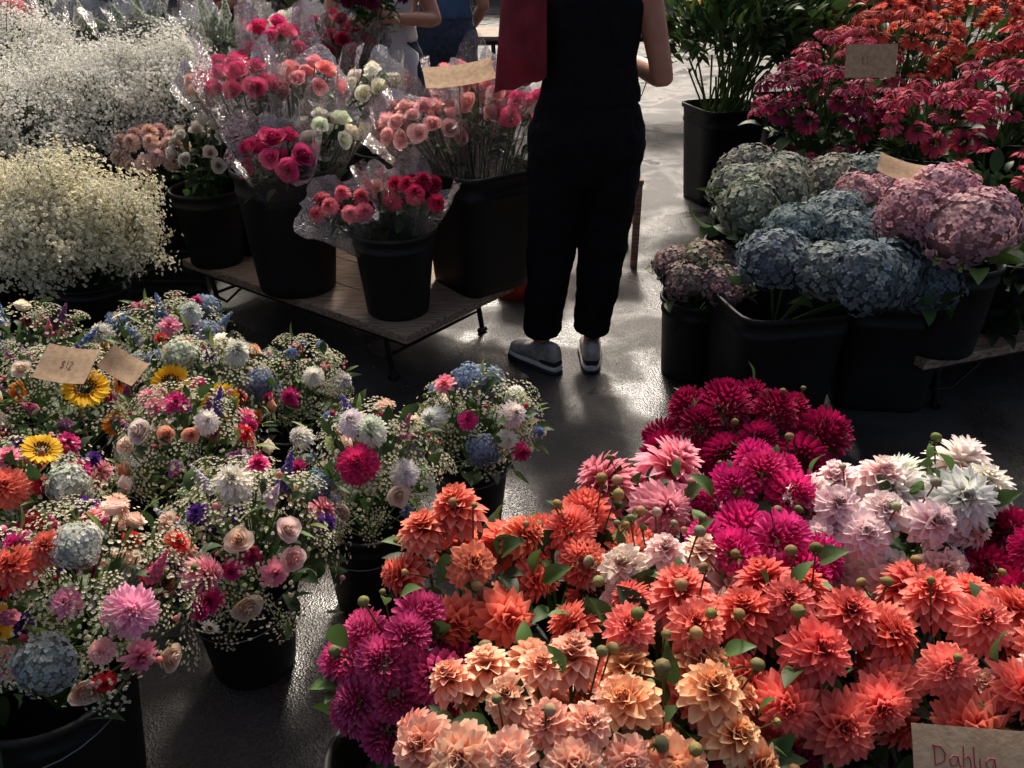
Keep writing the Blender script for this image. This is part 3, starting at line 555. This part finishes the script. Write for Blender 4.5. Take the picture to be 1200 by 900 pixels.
SG=(H('#767c70'),H('#98a090'),H('#868078')); BG=(H('#5c6c74'),H('#84929a'),H('#647072')); BG2=(H('#64767e'),H('#8c9898'),H('#7a8480')); PK=(H('#c08494'),H('#dcacb0'),H('#a88494')); MV=(H('#84786e'),H('#a2968a'),H('#906c74')); DP=(H('#8a1c44'),H('#a83c60'),H('#6c1438'))
heads('bucket_of_blue_hydrangeas',(.93,2.88),[((.85,2.74,.60),.125,BG),((1.0,2.66,.59),.12,BG2),((1.10,2.58,.60),.13,BG),((.97,2.93,.64),.12,BG2),((1.12,2.84,.63),.12,BG),((1.22,2.66,.58),.12,BG)],h=.42,r1=.2,sq=6,rot=.2)
heads('bucket_of_blue_hydrangeas',(1.35,2.95),[((1.34,2.70,.54),.12,BG),((1.12,3.02,.66),.12,BG2),((1.32,2.98,.62),.12,(H('#4c5c6c'),H('#6c7a88'),H('#444f60')))],h=.42,r1=.19,sq=6,rot=-.1)
heads('bucket_of_sage_hydrangeas',(.98,3.45),[((.88,3.2,.63),.13,SG),((1.02,3.3,.68),.13,SG),((.88,3.4,.66),.12,SG),((1.08,3.5,.68),.12,SG),((.95,3.6,.68),.12,SG)],h=.42,r1=.19)
heads('bucket_of_sage_hydrangeas',(1.36,3.5),[((1.24,3.4,.68),.13,SG),((1.38,3.42,.68),.13,(H('#76868a'),H('#9aa6a4'),H('#6c7a78'))),((1.28,3.2,.66),.12,PK),((1.42,3.25,.66),.12,PK),((1.5,3.5,.66),.12,MV)],h=.42,r1=.19)
heads('bucket_of_mauve_hydrangeas',(.70,3.12),[((.63,3.02,.42),.095,MV),((.76,2.98,.42),.10,MV),((.70,3.1,.47),.10,(H('#7c7c6a'),H('#9c9884'),H('#9a6a74'))),((.61,3.14,.44),.09,MV),((.8,3.12,.44),.095,SG)],h=.32,r1=.13)
heads('bucket_of_pink_hydrangeas',(1.5,2.85),[((1.41,2.66,.73),.135,PK),((1.29,2.78,.75),.12,PK),((1.52,2.74,.74),.12,PK),((1.42,2.88,.78),.12,PK)],bz=.24,h=.33,r1=.15,lv=20,lc=(G1,G2))
heads('bucket_of_deep_pink_phlox',(1.36,3.95),[((1.26,3.85,.60),.10,DP),((1.42,3.82,.62),.10,PK),((1.5,3.95,.62),.1,DP),((1.2,4.0,.6),.1,DP)],h=.38,r1=.16)
# ------------------------------------------------------------ echinacea and red masses
def daisies(name,base,c,R,n,size,cols,bz=.3,h=.35,r1=.17,kind='echin',lv=90,dm=1.1,lc=(GD,G1)):
    e=empty(name); bucket(base[0],base[1],bz,h,r1,e,handle=False); mb=MB(); P,Nn=dome(n,c,R,dm*size,-.35); K=len(P); P=P+rng.normal(0,.012,P.shape)
    F=frames(Nn*.6+A([0,-.1,.9])+rng.normal(0,.25,(K,3))); s=size*U(.8,1.15,K); mb.add(kind,F*s[:,None,None],P,*cols,jit=.18,hj=.07)
    mb.stems(np.tile(A([base[0],base[1],bz+h*.7]),(K,1))+rng.normal(0,.03,(K,3)),P-F[:,:,2]*.004,.003,G1); leaves(mb,A(c)-A([0,0,.1]),A(R)*1.0,lv,.10,'leaf',shell=(.3,1.05),col=lc); leaves(mb,A(c)-A([0,0,.28]),(r1*1.2,r1*1.2,.2),lv//2,.11,'leaf',shell=(.2,1.05),col=lc)
    mb.obj('flowers',parent=e); return e
E1=(H('#74143a'),H('#98284e'),H('#3c1410')); E2=(H('#a82a4a'),H('#c84660'),H('#48200c')); E3=(H('#c43c30'),H('#dc6450'),H('#501808')); E4=(H('#cc5440'),H('#e88068'),H('#602010'))
daisies('bucket_of_echinacea',(1.38,4.1),(1.36,4.05,.86),(.27,.22,.15),42,.055,E1)
daisies('bucket_of_echinacea',(1.85,4.0),(1.80,3.95,.80),(.28,.22,.15),40,.055,E2)
daisies('bucket_of_echinacea',(2.35,4.3),(2.3,4.25,.84),(.3,.24,.16),40,.055,E2)
daisies('bucket_of_echinacea',(2.1,5.0),(2.0,4.9,.97),(.32,.28,.2),50,.055,E3)
daisies('bucket_of_echinacea',(1.62,4.7),(1.66,4.65,.92),(.26,.24,.16),40,.052,E2)
daisies('bucket_of_orange_flowers',(2.7,5.6),(2.7,5.6,1.0),(.5,.4,.2),70,.06,E4,kind='zinnia')
daisies('bucket_of_orange_flowers',(2.0,5.9),(2.1,5.8,1.05),(.4,.35,.2),60,.06,E4,kind='zinnia')
daisies('bucket_of_red_flowers',(2.85,4.8),(2.8,4.8,.95),(.35,.3,.2),50,.06,(H('#b02c3c'),H('#d0504c'),H('#501810')))
daisies('bucket_of_dark_foliage',(1.95,3.45),(1.95,3.4,.66),(.26,.2,.14),12,.045,E2,bz=.1,lv=140,lc=(GD*.7,G1*.8))
daisies('bucket_of_dark_foliage',(2.3,3.1),(2.2,3.1,.66),(.26,.2,.16),8,.045,(H('#c86048'),H('#d88060'),H('#602010')),bz=.1,lv=140,lc=(GD,G1))
daisies('bucket_of_dark_foliage',(1.78,3.02),(1.76,2.98,.60),(.16,.14,.1),3,.03,E1,bz=.24,h=.28,r1=.13,lv=90,lc=(GD*.6,G1*.6))
stand('black_plastic_crate',1.15,3.1,3.82,4.9,.298); stand('black_plastic_crate',1.6,3.3,4.95,6.1,.298)
e=empty('bucket_of_greenery'); bucket(1.28,5.5,0,.58,.2,e,taper=.8,sq=7,rot=.3); mb=MB()
leaves(mb,(1.3,5.45,.98),(.5,.35,.34),620,.11,'leaf',shell=(.3,1.05),up=.8,col=(GD,G1)); leaves(mb,(1.3,5.45,1.0),(.5,.35,.34),300,.14,'leafn',shell=(.4,1.1),up=1.,col=(GD,G2))
a=np.tile(A([1.28,5.5,.45]),(60,1))+rng.normal(0,.05,(60,3)); b=A([1.3,5.45,.9])+rng.normal(0,.17,(60,3)); mb.stems(a,b,.006,G2)
for p in ((.98,5.25,1.16),(1.35,5.2,1.35)): foc(mb,'sunf',A([p]),A([[0,-.3,.8]]),.05,H('#e09010'),H('#f0b020'),H('#3c2008'))
mb.obj('leaves_and_sunflowers',parent=e)
e=empty('bucket_of_greenery'); bucket(1.75,5.75,0,.58,.2,e,taper=.8,sq=7,rot=.1); mb=MB(); leaves(mb,(1.72,5.6,.95),(.4,.35,.3),560,.11,'leaf',shell=(.3,1.05),up=.8,col=(GD,G1)); mb.obj('leaves',parent=e)
# ------------------------------------------------------------ signs
LET={'D':[[(0,0),(0,1)],[(-.1,1),(.35,.95),(.6,.6),(.5,.2),(0,0)]],'a':[[(.5,.5),(.2,.55),(0,.3),(.1,.02),(.35,.05),(.5,.5),(.52,.1),(.65,0)]],'h':[[(0,0),(.05,1.05)],[(.02,.4),(.25,.6),(.4,.4),(.42,0)]],'l':[[(0,1.05),(0,.1),(.12,0)]],'i':[[(0,.5),(0,.05),(.08,0)],[(0,.75),(.02,.78)]],'$':[[(.45,.85),(.1,.85),(.05,.6),(.4,.45),(.4,.15),(0,.1)],[(.22,1),(.22,0)]],'1':[[(0,.8),(.15,1),(.15,0)]],'5':[[(.4,1),(.05,1),(.03,.6),(.35,.55),(.4,.2),(0,0)]],'2':[[(0,.8),(.2,1),(.4,.8),(0,0),(.45,0)]]}
ADV={'D':.8,'a':.75,'h':.6,'l':.3,'i':.3,'$':.65,'1':.4,'5':.6,'2':.65}
def sign(name,c,right,up,w,h,text,ts,off,ink=M_INK,stick=.25,curlc=.01,th=.034):
    e=empty(name); c=A(c);r=A(right,float);r/=np.linalg.norm(r);u=A(up,float);u-=r*(u@r);u/=np.linalg.norm(u);n=np.cross(r,u)
    nx,ny=10,6; v=[]
    for k in (0,1):
        for j in range(ny+1):
            for i in range(nx+1):
                x=(i/nx-.5);y=(j/ny-.5); v.append(c+r*x*w+u*y*h+n*(curlc*(4*x*x)+curlc*.5*math.sin(3*y)-.0012*k))
    g=gridf(ny,nx); m=(nx+1)*(ny+1); f=[tuple(q) for q in g]+[tuple(q[::-1]+m) for q in g]
    pobj('card',v,f,M_KRAFT,e)
    x0=off[0]
    for ch in text:
        for st in LET[ch]:
            pts=[c+r*(x0+px*ts)+u*(off[1]+py*ts)+n*(curlc*4*((x0+px*ts)/w)**2+curlc*.5*math.sin(3*(off[1]+py*ts)/h)+.0006) for px,py in st]
            curve('lettering',pts,ts*th,ink,e)
        x0+=ADV[ch]*ts
    if stick: curve('stake',[c-n*.004,c-n*.004-A([0,0,stick])],.0025,M_WOOD,e)
    return e
sign('dahlia_price_sign',(.648,.80,.572),(1,-.08,-.02),(0,.75,.65),.22,.13,'Dahlia',.025,(-.080,.014))
sign('price_sign',(-1.11,1.98,.60),(1,-.25,.0),(.25,.85,.45),.15,.10,'$12',.022,(-.02,-.01),ink=M_INK2,th=.02)
sign('price_sign',(-.99,2.02,.575),(1,-.5,-.3),(.25,.85,.45),.12,.07,'',.03,(0,0))
sign('price_sign',(-.19,3.33,1.085),(1,.12,.12),(0,.8,.35),.25,.12,'',.04,(0,0))
sign('price_sign',(1.475,3.85,1.06),(1,.1,.0),(.0,.3,.95),.22,.13,'$12',.035,(-.04,-.015),ink=M_INK2,stick=.3,th=.02)
sign('price_sign',(1.3,2.95,.84),(1,-.3,-.25),(.2,.85,.4),.16,.09,'',.04,(0,0))
# ------------------------------------------------------------ people
def loft(rings,n=20,ref=(1,0,0)):
    v=[];f=[];P=[A(r[0],float) for r in rings]; K=len(P)
    for i,r in enumerate(rings):
        t=P[min(i+1,K-1)]-P[max(i-1,0)]; t/=np.linalg.norm(t); x=A(ref,float); x=x-t*(x@t); 
        if np.linalg.norm(x)<.2: x=A([0,1.,0])-t*t[1]
        x/=np.linalg.norm(x); y=np.cross(t,x)
        for j in range(n):
            a=2*math.pi*j/n; v.append(P[i]+x*r[1]*math.cos(a)+y*r[2]*math.sin(a))
    for i in range(K-1):
        for j in range(n): f.append((i*n+j,i*n+(j+1)%n,(i+1)*n+(j+1)%n,(i+1)*n+j))
    f.append(tuple(range(n))[::-1]); f.append(tuple((K-1)*n+j for j in range(n))); return v,f
def fuse(name,parts,mat,parent,voxel=.012,smooth=4,disp=0,dsc=.12):
    V=[];Fc=[];n=0
    for v,f in parts:
        V+=v; Fc+=[tuple(i+n for i in q) for q in f]; n+=len(v)
    o=pobj(name,V,Fc,mat,parent)
    m=o.modifiers.new('r','REMESH'); m.mode='VOXEL'; m.voxel_size=voxel; m.use_smooth_shade=True
    if smooth: m=o.modifiers.new('s','SMOOTH'); m.iterations=smooth; m.factor=.5
    if disp:
        tx=bpy.data.textures.new(name+'_folds','CLOUDS'); tx.noise_scale=dsc; m=o.modifiers.new('d','DISPLACE'); m.texture=tx; m.strength=disp; m.mid_level=.35
    return o
def limb(pts,rad,n=16):
    P=[A(p,float) for p in pts]; R=[]
    for i in range(len(P)-1):
        for k in range(4):
            t=k/4; R.append((P[i]*(1-t)+P[i+1]*t,rad[i]*(1-t)+rad[i+1]*t,rad[i]*(1-t)+rad[i+1]*t))
    R.append((P[-1],rad[-1],rad[-1])); return loft(R,n)
def hand(parent,wrist,d,back,side,curl=.5,mat=M_SKIN):
    y=A(d,float);y/=np.linalg.norm(y); z=A(back,float); z-=y*(z@y); z/=np.linalg.norm(z); x=np.cross(y,z)*side; w=A(wrist,float)
    L=lambda a,b,c: w+x*a+y*b+z*c
    parts=[loft([(L(0,-.03,0),.024,.018),(L(0,.0,0),.027,.017),(L(0,.04,0),.037,.016),(L(0,.075,0),.040,.014),(L(0,.092,-.002),.036,.010)],14,tuple(x))]
    for fx,ln in ((.030,.066),(.010,.078),(-.010,.072),(-.029,.056)):
        p=A([fx,.075,0.]);pts=[L(*p)];a=.15
        for k,s in enumerate((.42,.32,.26)):
            a+=curl*(.9 if k else .7); p=p+A([0,math.cos(a),-math.sin(a)])*ln*s*1.15; pts.append(L(*p))
        parts.append(limb([L(fx*.9,.055,0)]+pts,[.008,.0088,.0083,.0076,.0062],10))
    parts.append(limb([L(.022,.012,-.004),L(.042,.040,-.014),L(.050,.066,-.024),L(.046,.088,-.036)],[.012,.011,.0095,.0072],10))
    return fuse('hand',parts,mat,parent,.0034,2)
def shoe(parent,c,yaw,s=1.0):
    ys=[-.10,-.092,-.06,0,.06,.11,.145,.160,.165]; wd=[.014,.028,.036,.037,.044,.047,.037,.020,.007]; ht=[.058,.095,.10,.088,.066,.050,.040,.034,.026]
    R=Matrix.Rotation(yaw,3,'Z'); 
    def tr(p): q=R@Vector(p); return (c[0]+q.x,c[1]+q.y,c[2]+q.z)
    def shell(nm,z0,fz,k,mat,ya=-1,yb=1):
        v=[];f=[];n=16; S=[(y,w_,h_) for y,w_,h_ in zip(ys,wd,ht) if ya<=y<=yb]
        for y,w_,h_ in S:
            H_=fz(h_)
            for j in range(n):
                a=2*math.pi*j/n; cx=math.cos(a); sy=math.sin(a); z=z0+H_*(.5+.5*math.copysign(abs(sy)**.6,sy)); ww=w_*k*math.copysign(abs(cx)**.7,cx)*(1 if z<z0+H_*.6 else .85)
                v.append(tr((ww,y*(1+.04*(k-1)*10),z)))
        for i in range(len(S)-1):
            for j in range(n): f.append((i*n+j,i*n+(j+1)%n,(i+1)*n+(j+1)%n,(i+1)*n+j))
        f.append(tuple(range(n))[::-1]); f.append(tuple((len(S)-1)*n+j for j in range(n))); o=pobj(nm,v,f,mat,parent); m=o.modifiers.new('s','SUBSURF'); m.levels=1; m.render_levels=2
    shell('upper',.026,lambda h:h,1.0,M_SHOE); shell('midsole',.012,lambda h:.028,1.10,M_SOLE); shell('outsole',0.0,lambda h:.017,1.14,M_RUB)
    shell('heel_counter',.03,lambda h:h*.45,1.05,M_RUB,-.2,.02)
    for k in range(4):
        y=.03+.02*k; z=.026+np.interp(y,ys,ht)+.001; curve('lace',[tr((-.02,y,z-.006)),tr((0,y+.004,z+.002)),tr((.02,y,z-.006))],.0025,M_SOLE,parent)
def person(name,loc,yaw,arms,legs,top,pants,shift=(0,0),apron=None,sleeve=0.,hands=True,curl=.6,hem=.145,shoeyaw=(.6,-.15),hipw=1.0,backs=None,bun=True):
    """local space, facing +Y ; built around origin then moved"""
    e=empty(name); sx,sy=shift; S=lambda x,y,z:(x+sx*min(1,z/.95),y+sy*min(1,z/.95),z)
    parts=[loft([(S(0,0,.86),.15,.10),(S(0,0,.95),.165,.115),(S(0,0,1.05),.135,.095),(S(0,.0,1.15),.135,.095),(S(0,.005,1.27),.155,.105),(S(0,.0,1.35),.165,.085),(S(0,-.005,1.40),.11,.065),(S(0,-.005,1.44),.06,.055),(S(0,.0,1.50),.052,.055)],22)]
    parts.append(loft([(S(0,.035,1.455),.030,.035),(S(0,.028,1.475),.050,.062),(S(0,.02,1.51),.063,.083),(S(0,.012,1.56),.072,.094),(S(0,.005,1.61),.073,.094),(S(0,0,1.65),.058,.078),(S(0,0,1.675),.03,.04)],22))
    parts.append(loft([(S(0,.098,1.59),.007,.007),(S(0,.113,1.56),.010,.012),(S(0,.117,1.545),.013,.013),(S(0,.105,1.532),.010,.008)],10))
    for s in (-1,1): parts.append(loft([(S(s*.072,.0,1.535),.006,.012),(S(s*.080,-.004,1.56),.007,.018),(S(s*.078,-.004,1.585),.005,.012)],10))
    for s,(sh,el,wr) in zip((-1,1),arms):
        parts.append(limb([S(s*.10,0,1.37),S(*sh),tuple((A(S(*sh))+A(S(*el)))/2),S(*el),tuple(A(S(*el))*.6+A(S(*wr))*.4),S(*wr)],[.05,.05,.043,.038,.037,.025]))
    for s,(kn,an) in zip((-1,1),legs):
        k_=A(S(*kn)); an_=A(an,float)
        parts.append(limb([S(s*.085,0,.90),tuple(k_),tuple(k_*.55+an_*.45),tuple(k_*.2+an_*.8),tuple(an_),(an[0],an[1],.04)],[.080,.050,.048,.036,.032,.036]))
    fuse('body',parts,M_SKIN,e,.009,3)
    if hands:
        for i,(s,(sh,el,wr)) in enumerate(zip((-1,1),arms)):
            d=A(wr)-A(el); d/=np.linalg.norm(d); bk=(backs[i] if backs else (0,0,1)); hand(e,A(S(*wr))+d*.01,d,bk,-s,curl)
    for s in (-1,1):
        lathe('eye',[(.001,-.010),(.008,-.006),(.010,0),(.008,.006),(.001,.010)],S(s*.030,.093,1.565),M_RUB,e,12)
        curve('eyebrow',[S(s*.016,.101,1.583),S(s*.032,.099,1.588),S(s*.046,.090,1.582)],.0028,M_HAIR,e)
    curve('lips',[S(-.024,.096,1.508),S(-.008,.106,1.511),S(.008,.106,1.511),S(.024,.096,1.508)],.0045,M_PINKC,e)
    hp=[loft([(S(0,-.03,1.50),.05,.05),(S(0,-.028,1.54),.076,.080),(S(0,-.022,1.59),.084,.098),(S(0,-.015,1.64),.078,.096),(S(0,-.01,1.68),.052,.065),(S(0,-.01,1.697),.015,.02)],20)]
    if bun: hp.append(loft([(S(0,-.10,1.60),.02,.02),(S(0,-.125,1.61),.04,.04),(S(0,-.15,1.615),.035,.035),(S(0,-.165,1.62),.012,.012)],14))
    fuse('hair',hp,M_HAIR,e,.009,3,.006,.02)
    tp=[loft([(S(0,0,1.02),.178,.132),(S(0,0,1.08),.168,.125),(S(0,0,1.16),.155,.115),(S(0,.005,1.27),.172,.122),(S(0,.0,1.345),.178,.103),(S(0,-.004,1.395),.125,.08),(S(0,-.004,1.415),.075,.066)],24)]
    if sleeve:
        for s,(sh,el,wr) in zip((-1,1),arms):
            a=A(S(*sh));b=A(S(*el)); tp.append(limb([S(s*.1,0,1.36),tuple(a),tuple(a+(b-a)*sleeve)],[.055,.064,.06]))
    fuse('top',tp,top,e,.010,3,.016,.10)
    pp=[loft([(S(0,0,1.06),.150*hipw,.112),(S(0,0,1.0),.178*hipw,.130),(S(0,-.01,.92),.203*hipw,.148),(S(0,-.01,.84),.205*hipw,.146),(S(0,0,.76),.19*hipw,.13)],26)]
    for s,(kn,an) in zip((-1,1),legs):
        h=A([an[0],an[1]-.005,hem]); k=A(S(*kn)); m1=A(S(s*.098,0,.80)); 
        pp.append(loft([(S(s*.095,-.005,.88),.108,.132),(tuple(m1),.105,.126),(tuple(m1*.5+k*.5),.098,.114),(tuple(k),.088,.102),(tuple(k*.5+h*.5),.077,.092),(tuple(h*.85+k*.15),.070,.084),(tuple(h),.068,.080)],22))
    fuse('trousers',pp,pants,e,.010,3,.026,.08)
    if apron:
        v=[];nu,nv=16,14
        for j in range(nv+1):
            z=.45+.80*j/nv; hw=1.25 if z<1.0 else .7; 
            for i in range(nu+1):
                a=(i/nu-.5)*2*hw; r1_=.205+.02*math.sin(a*9+z*3)*(z<1.0); r2_=.175+.015*math.sin(a*9+z*3); v.append(S(r1_*math.sin(a),r2_*math.cos(a),z))
        o=pobj('apron',v,gridf(nv,nu),apron,e); m=o.modifiers.new('s','SOLIDIFY'); m.thickness=.004
        curve('neck_strap',[S(-.11,.13,1.25),S(-.08,.05,1.42),S(0,-.06,1.44),S(.08,.05,1.42),S(.11,.13,1.25)],.006,apron,e)
    for (kn,an),yw in zip(legs,shoeyaw): shoe(e,(an[0],an[1]-.01,0.0),yw)
    e.location=(loc[0],loc[1],0); e.rotation_euler=(0,0,yaw); return e
person('woman_in_black',(.215,3.2),0,
 [((-.185,0,1.345),(-.24,-.02,1.10),(-.15,.20,1.12)),((.185,0,1.345),(.245,-.04,1.10),(.15,.20,1.13))],
 [((-.092,.0,.50),(-.100,-.03,.09)),((.098,.0,.50),(.10,0.0,.09))],M_TOPB,M_CLOTHB,shift=(.055,0),shoeyaw=(.75,-.05))
e=empty('red_tote_bag'); v=[];nu,nv=16,16
for k in (0,1):
    for j in range(nv+1):
        for i in range(nu+1):
            x=i/nu-.5; z=j/nv; th=(.038*math.sin(math.pi*(i/nu))**.6*math.sin(math.pi*min(1,z*.9+.1))**.5+.004)*(1 if k==0 else -1)
            v.append((.028+x*(.175-.03*z)+.012*z,3.085-th*.8+.006*math.sin(x*15+z*3)+.004*math.sin(z*17+x*6)+.05*z*z,1.09+.30*z+.05*x*(1-z)+.004*math.sin(x*13)))
m=(nu+1)*(nv+1); g=gridf(nv,nu); f=[tuple(q) for q in g]+[tuple(q[::-1]+m) for q in g]
for j in range(nv):
    for a in (0,nu): f.append((j*(nu+1)+a,(j+1)*(nu+1)+a,(j+1)*(nu+1)+a+m,j*(nu+1)+a+m))
for i in range(nu): f.append((i,i+1,i+1+m,i+m))
pobj('bag_body',v,f,M_RED,e)
curve('strap',[(-.02,3.12,1.38),(.04,3.13,1.42),(.08,3.18,1.435),(.07,3.26,1.40),(.01,3.28,1.3)],.010,M_RED,e)
person('flower_vendor',(-.66,4.85),math.pi,
 [((-.185,0,1.345),(-.27,.03,1.12),(-.10,.24,1.15)),((.185,0,1.345),(.27,.03,1.12),(.10,.24,1.13))],
 [((-.09,.0,.50),(-.10,-.02,.09)),((.09,.0,.50),(.10,-.02,.09))],M_WHITE,M_DENIM,apron=M_WHITE,sleeve=.45,curl=.95,shoeyaw=(.2,-.2),backs=[(-1,0,.3),(1,0,.3)])
e=empty('dark_bouquet'); posy(e,(-.66,4.5,1.27),(.15,.12,.10),(-.66,4.6,1.04),16,.045,'dahlia',(H('#3c1028'),H('#6a1c40'),H('#20081a')),wrap=False,lv=70)
person('shopper_in_blue',(-.42,6.0),.4,
 [((-.185,0,1.345),(-.23,-.03,1.08),(-.20,.12,.90)),((.185,0,1.345),(.25,-.03,1.08),(.22,.15,.92))],
 [((-.09,.0,.50),(-.10,-.02,.09)),((.09,.0,.50),(.10,-.02,.09))],M_BLUE,M_DENIM,sleeve=.5,shoeyaw=(.2,-.2),bun=False)
person('shopper_in_pink',(-2.0,6.6),2.6,
 [((-.185,0,1.345),(-.23,-.03,1.08),(-.16,.18,1.05)),((.185,0,1.345),(.25,-.03,1.08),(.12,.18,1.08))],
 [((-.09,.0,.50),(-.10,-.02,.09)),((.09,.0,.50),(.10,-.02,.09))],M_PINKC,M_DENIM,sleeve=.5,shoeyaw=(.2,-.2))
# ------------------------------------------------------------ distant stalls and hall wall
def stall(x0,x1,y,z,cols,kind='zinnia'):
    bench('market_table',(x0,y),(1,0),(0,1),x1-x0,.7,z,mat=M_WOOD)
    xx=x0+.25
    while xx<x1-.2:
        k=cols[rng.integers(0,len(cols))]; daisies('bucket_of_flowers',(xx,y+.35),(xx,y+.35,z+.45),(.2,.2,.15),26,.05,k,bz=z,h=.26,r1=.13,kind=kind,lv=40); xx+=.5
stall(-2.2,.0,7.6,.72,[E3,PR,WR]); stall(.9,3.6,7.8,.72,[E4,HR,WR]); stall(-5.2,-2.9,6.6,.6,[WR,PR,HR])
M_BRICK=simple_mat('painted_masonry',(.34,.31,.28),(.26,.24,.22),.85,2.5,.3,30); M_GLASS=simple_mat('window_glass',(.03,.04,.05),None,.08); M_FR=simple_mat('window_frame',(.5,.49,.46),None,.5)
e=empty('market_hall')
def bx(nm,a,b,c,d,z0,z1,m):
    q=[(x,y,zz) for zz in (z0,z1) for x,y in ((a,c),(b,c),(b,d),(a,d))]; pobj(nm,q,[(3,2,1,0),(4,5,6,7),(0,1,5,4),(1,2,6,5),(2,3,7,6),(3,0,4,7)],m,e,False)
bx('wall',-22,22,22,23,0,5.2,M_BRICK); bx('cornice',-22.2,22.2,21.7,23.2,5.203,5.5,M_FR)
for i in range(-7,8):
    bx('pilaster',i*3-.2,i*3+.2,21.85,21.998,0,5.2,M_BRICK); bx('window',i*3+.8,i*3+2.2,21.95,21.997,1.1,4.0,M_GLASS); bx('sill',i*3+.7,i*3+2.3,21.85,21.99,1.0,1.097,M_FR); bx('mullion',i*3+1.47,i*3+1.53,21.92,21.948,1.1,4.0,M_FR)
